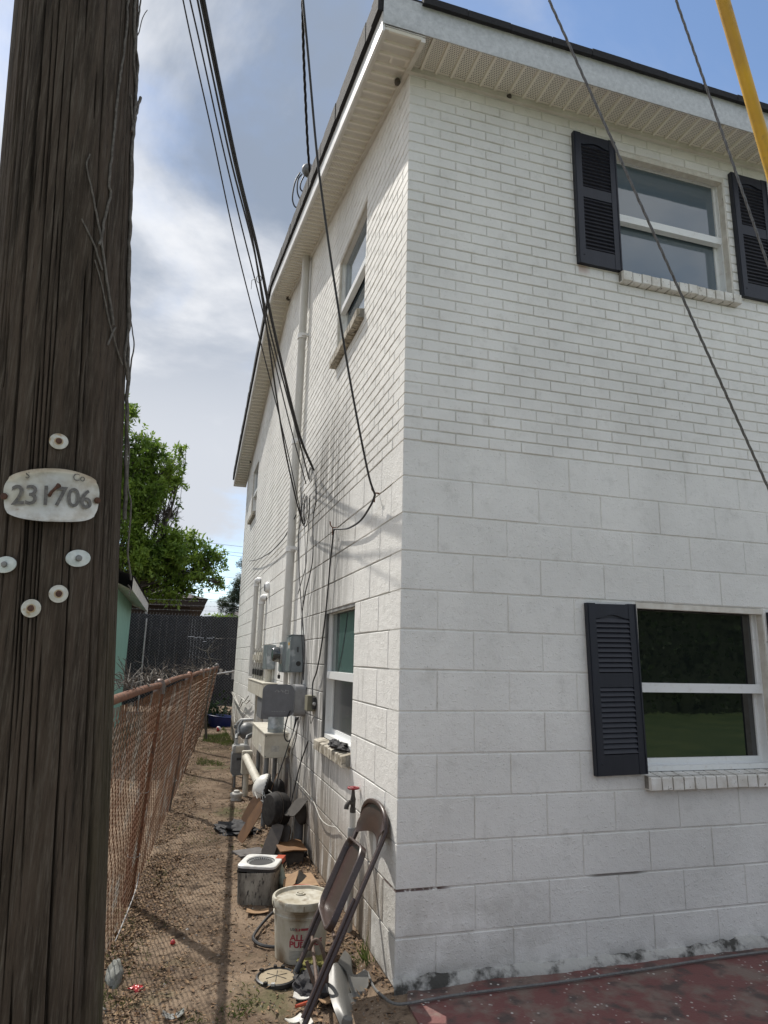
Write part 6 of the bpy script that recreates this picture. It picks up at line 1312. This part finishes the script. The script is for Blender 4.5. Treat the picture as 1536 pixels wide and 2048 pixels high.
# weeds at the far end, grass tufts, leaf litter
leafmat('grass', (.07, .10, .025), (.12, .14, .045)); mat('dead_leaf', (.13, .066, .03), (.27, .175, .09), 35, .8, lo=.42, hi=.58, c3=(.045, .026, .016), s3=50, lo3=.5, hi3=.58)
rg = random.Random(31)
def plant(label, u, v, y, n_, r, L_, m_='leaf_dark'):
    c = ony(u, v, y); c.z = GZ; T_ = Thing('weed', c, label, 'plant', 'weeds at the end of the lane'); q = MB(); s_ = MB()
    for j in range(7): e = c + V((rg.uniform(-r, r), rg.uniform(-.2, .2), rg.uniform(.2, .55))); s_.tube([c, c.lerp(e, .5) + V((0, 0, .05)), e], [.008, .006, .003], 5)
    for j in range(n_): leaf(q, c + V((rg.gauss(0, r * .55), rg.gauss(0, .15), abs(rg.gauss(.22, .16)))), rv(rg), (V((0, 0, 1)) + rv(rg) * .5).normalized(), L_ * rg.uniform(.6, 1.2), L_ * .5)
    T_.part('stem', s_, 'vine', 50); T_.part('foliage', q, m_, 0)
plant('dark leafy weed at the end post of the rusty fence', 422, 1440, 12.6, 260, .28, .13); plant('dark leafy weed left of the blue tub at the lane end', 408, 1445, 13.2, 200, .25, .12); plant('leafy weed behind the blue tub', 450, 1440, 13.4, 160, .25, .12)
q = MB()
tufts = [(onz(u, v), k_) for u, v, k_ in ((245, 1860, 40), (240, 1830, 30), (205, 2020, 60), (225, 2030, 40), (310, 1755, 20), (420, 1680, 40), (432, 1665, 30), (470, 1700, 30), (545, 1690, 10), (497, 1995, 40), (488, 2012, 20), (460, 2035, 60), (480, 2030, 30), (375, 2048, 40), (355, 2050, 30), (465, 1620, 20), (430, 1560, 30), (425, 1500, 60), (445, 1490, 120), (455, 1480, 120), (400, 1480, 90), (440, 1475, 120), (430, 1468, 100), (450, 1500, 60), (410, 1500, 60), (440, 1520, 50), (463, 1545, 40), (310, 1740, 20), (320, 1760, 15), (715, 1930, 60), (700, 1895, 20), (465, 1500, 60), (330, 1960, 15), (290, 1950, 12), (280, 1915, 12), (350, 1800, 10), (205, 1930, 60), (215, 1890, 40))]
for c, k_ in tufts:
    for j in range(k_):
        p = c + V((rg.gauss(0, .035 + .004 * c.y), rg.gauss(0, .045 + .02 * max(0, c.y)), 0)); p.z = gh(p.x, p.y) - .004; h = rg.uniform(.012, .035); d = V((rg.gauss(0, .6), rg.gauss(0, .6), 1)).normalized(); s_ = d.cross(rv(rg)).normalized() * rg.uniform(.0015, .003)
        q.add([p - s_, p + s_, p + d * h * .6 + s_ * .7 + V((0, 0, .0)), p + d * h + V((d.x, d.y, -.3)) * h * .4], [(0, 1, 2, 3)])
for j in range(1500):
    y = rg.uniform(.2, 6); x = fb(y) + .03 + abs(rg.gauss(0, .13)); p = V((x, y, 0))
    if noise.noise(V((x * 2.2, y * 1.4, 14))) < .12: continue
    p.z = gh(x, y) - .004; h = rg.uniform(.015, .05); d = V((rg.gauss(0, .6), rg.gauss(0, .6), 1)).normalized(); s_ = d.cross(rv(rg)).normalized() * .0025; q.add([p - s_, p + s_, p + d * h], [(0, 1, 2)])
for j in range(9000):
    y = rg.uniform(6.0, 12.5); x = rg.uniform(-.75 + .06 * (y - 6), -.02); p = V((x, y, 0))
    if noise.noise(V((x * 1.6, y * .9, 4))) < -.02 + .35 * ramp(9, 6.5, y): continue
    p.z = gh(x, y) - .004; h = rg.uniform(.03, .08); d = V((rg.gauss(0, .5), rg.gauss(0, .5), 1)).normalized(); s_ = d.cross(rv(rg)).normalized() * .004; q.add([p - s_, p + s_, p + d * h], [(0, 1, 2)])
for j in range(22):   # tall weed by the wall
    p = V((-.03 + rg.gauss(0, .012), .36 + rg.gauss(0, .03), GZ)); h = rg.uniform(.04, .15); d = V((rg.gauss(-.15, .25), rg.gauss(0, .3), 1)).normalized(); s_ = d.cross(V((.2, 1, 0))).normalized() * .003; q.add([p - s_, p + s_, p + d * h * .6 + s_, p + d * h], [(0, 1, 2, 3)])
g_ = q.build('grass_tufts', 'grass', None, 0); tag(g_, 'short green grass and weeds sprouting from the dirt lane', 'grass', kind='stuff')
q = MB()
for j in range(32000):
    sel = rg.random()
    y = rg.choice((rg.uniform(-.3, 3), rg.uniform(-.3, 5), rg.uniform(2, 10)))
    if sel < .5: x = fb(y) + .02 + abs(rg.gauss(0, .16))
    elif sel < .78: x = -abs(rg.gauss(0, .22)) - .01
    else: x = rg.uniform(fb(y), -.05)
    if x > -.01: continue
    if sel < .78 and noise.noise(V((x * 3, y * 2, 0))) < -.15: continue
    p = V((x, y, gh(x, y) + rg.uniform(.001, .010) + (.01 if x > -.3 and 1.6 < y < 3.6 else 0))); d = V((rg.gauss(0, 1), rg.gauss(0, 1), rg.gauss(0, .25))).normalized(); up = (V((0, 0, 1)) + rv(rg) * .45).normalized(); L_ = rg.choice((rg.uniform(.008, .03), rg.uniform(.012, .05)))
    leaf(q, p, d, up, L_, L_ * rg.uniform(.12, .5))
l_ = q.build('leaf_litter', 'dead_leaf', None, 0); tag(l_, 'dry brown leaves and twigs scattered over the dirt lane', 'leaf litter', kind='stuff')
q = MB()
for j in range(1500):
    y = rg.choice((rg.uniform(-.5, 2), rg.uniform(0, 6))); x = rg.uniform(fb(y) - .1, 0); r_ = rg.choice((.003, .004, .006, .009)) * rg.uniform(.6, 1.2); z = gh(x, y) + r_ * .2
    a_ = rg.uniform(0, 3); q.add([V((x, y, z)) + V((math.cos(a_ + i * pi / 2) * r_ * rg.uniform(.6, 1.3), math.sin(a_ + i * pi / 2) * r_ * rg.uniform(.6, 1.3), -r_ * .4)) for i in range(4)] + [V((x + rg.uniform(-.3, .3) * r_, y, z + r_ * .6))], [(0, 1, 4), (1, 2, 4), (2, 3, 4), (3, 0, 4)])
mat('pebble', (.30, .25, .20), (.12, .09, .07), 40, .9, c3=(.5, .47, .42), s3=30, lo3=.56, hi3=.62); s_ = q.build('pebbles', 'pebble', None, 0); tag(s_, 'small pebbles and soil crumbs on the dirt lane', 'pebbles', kind='stuff')
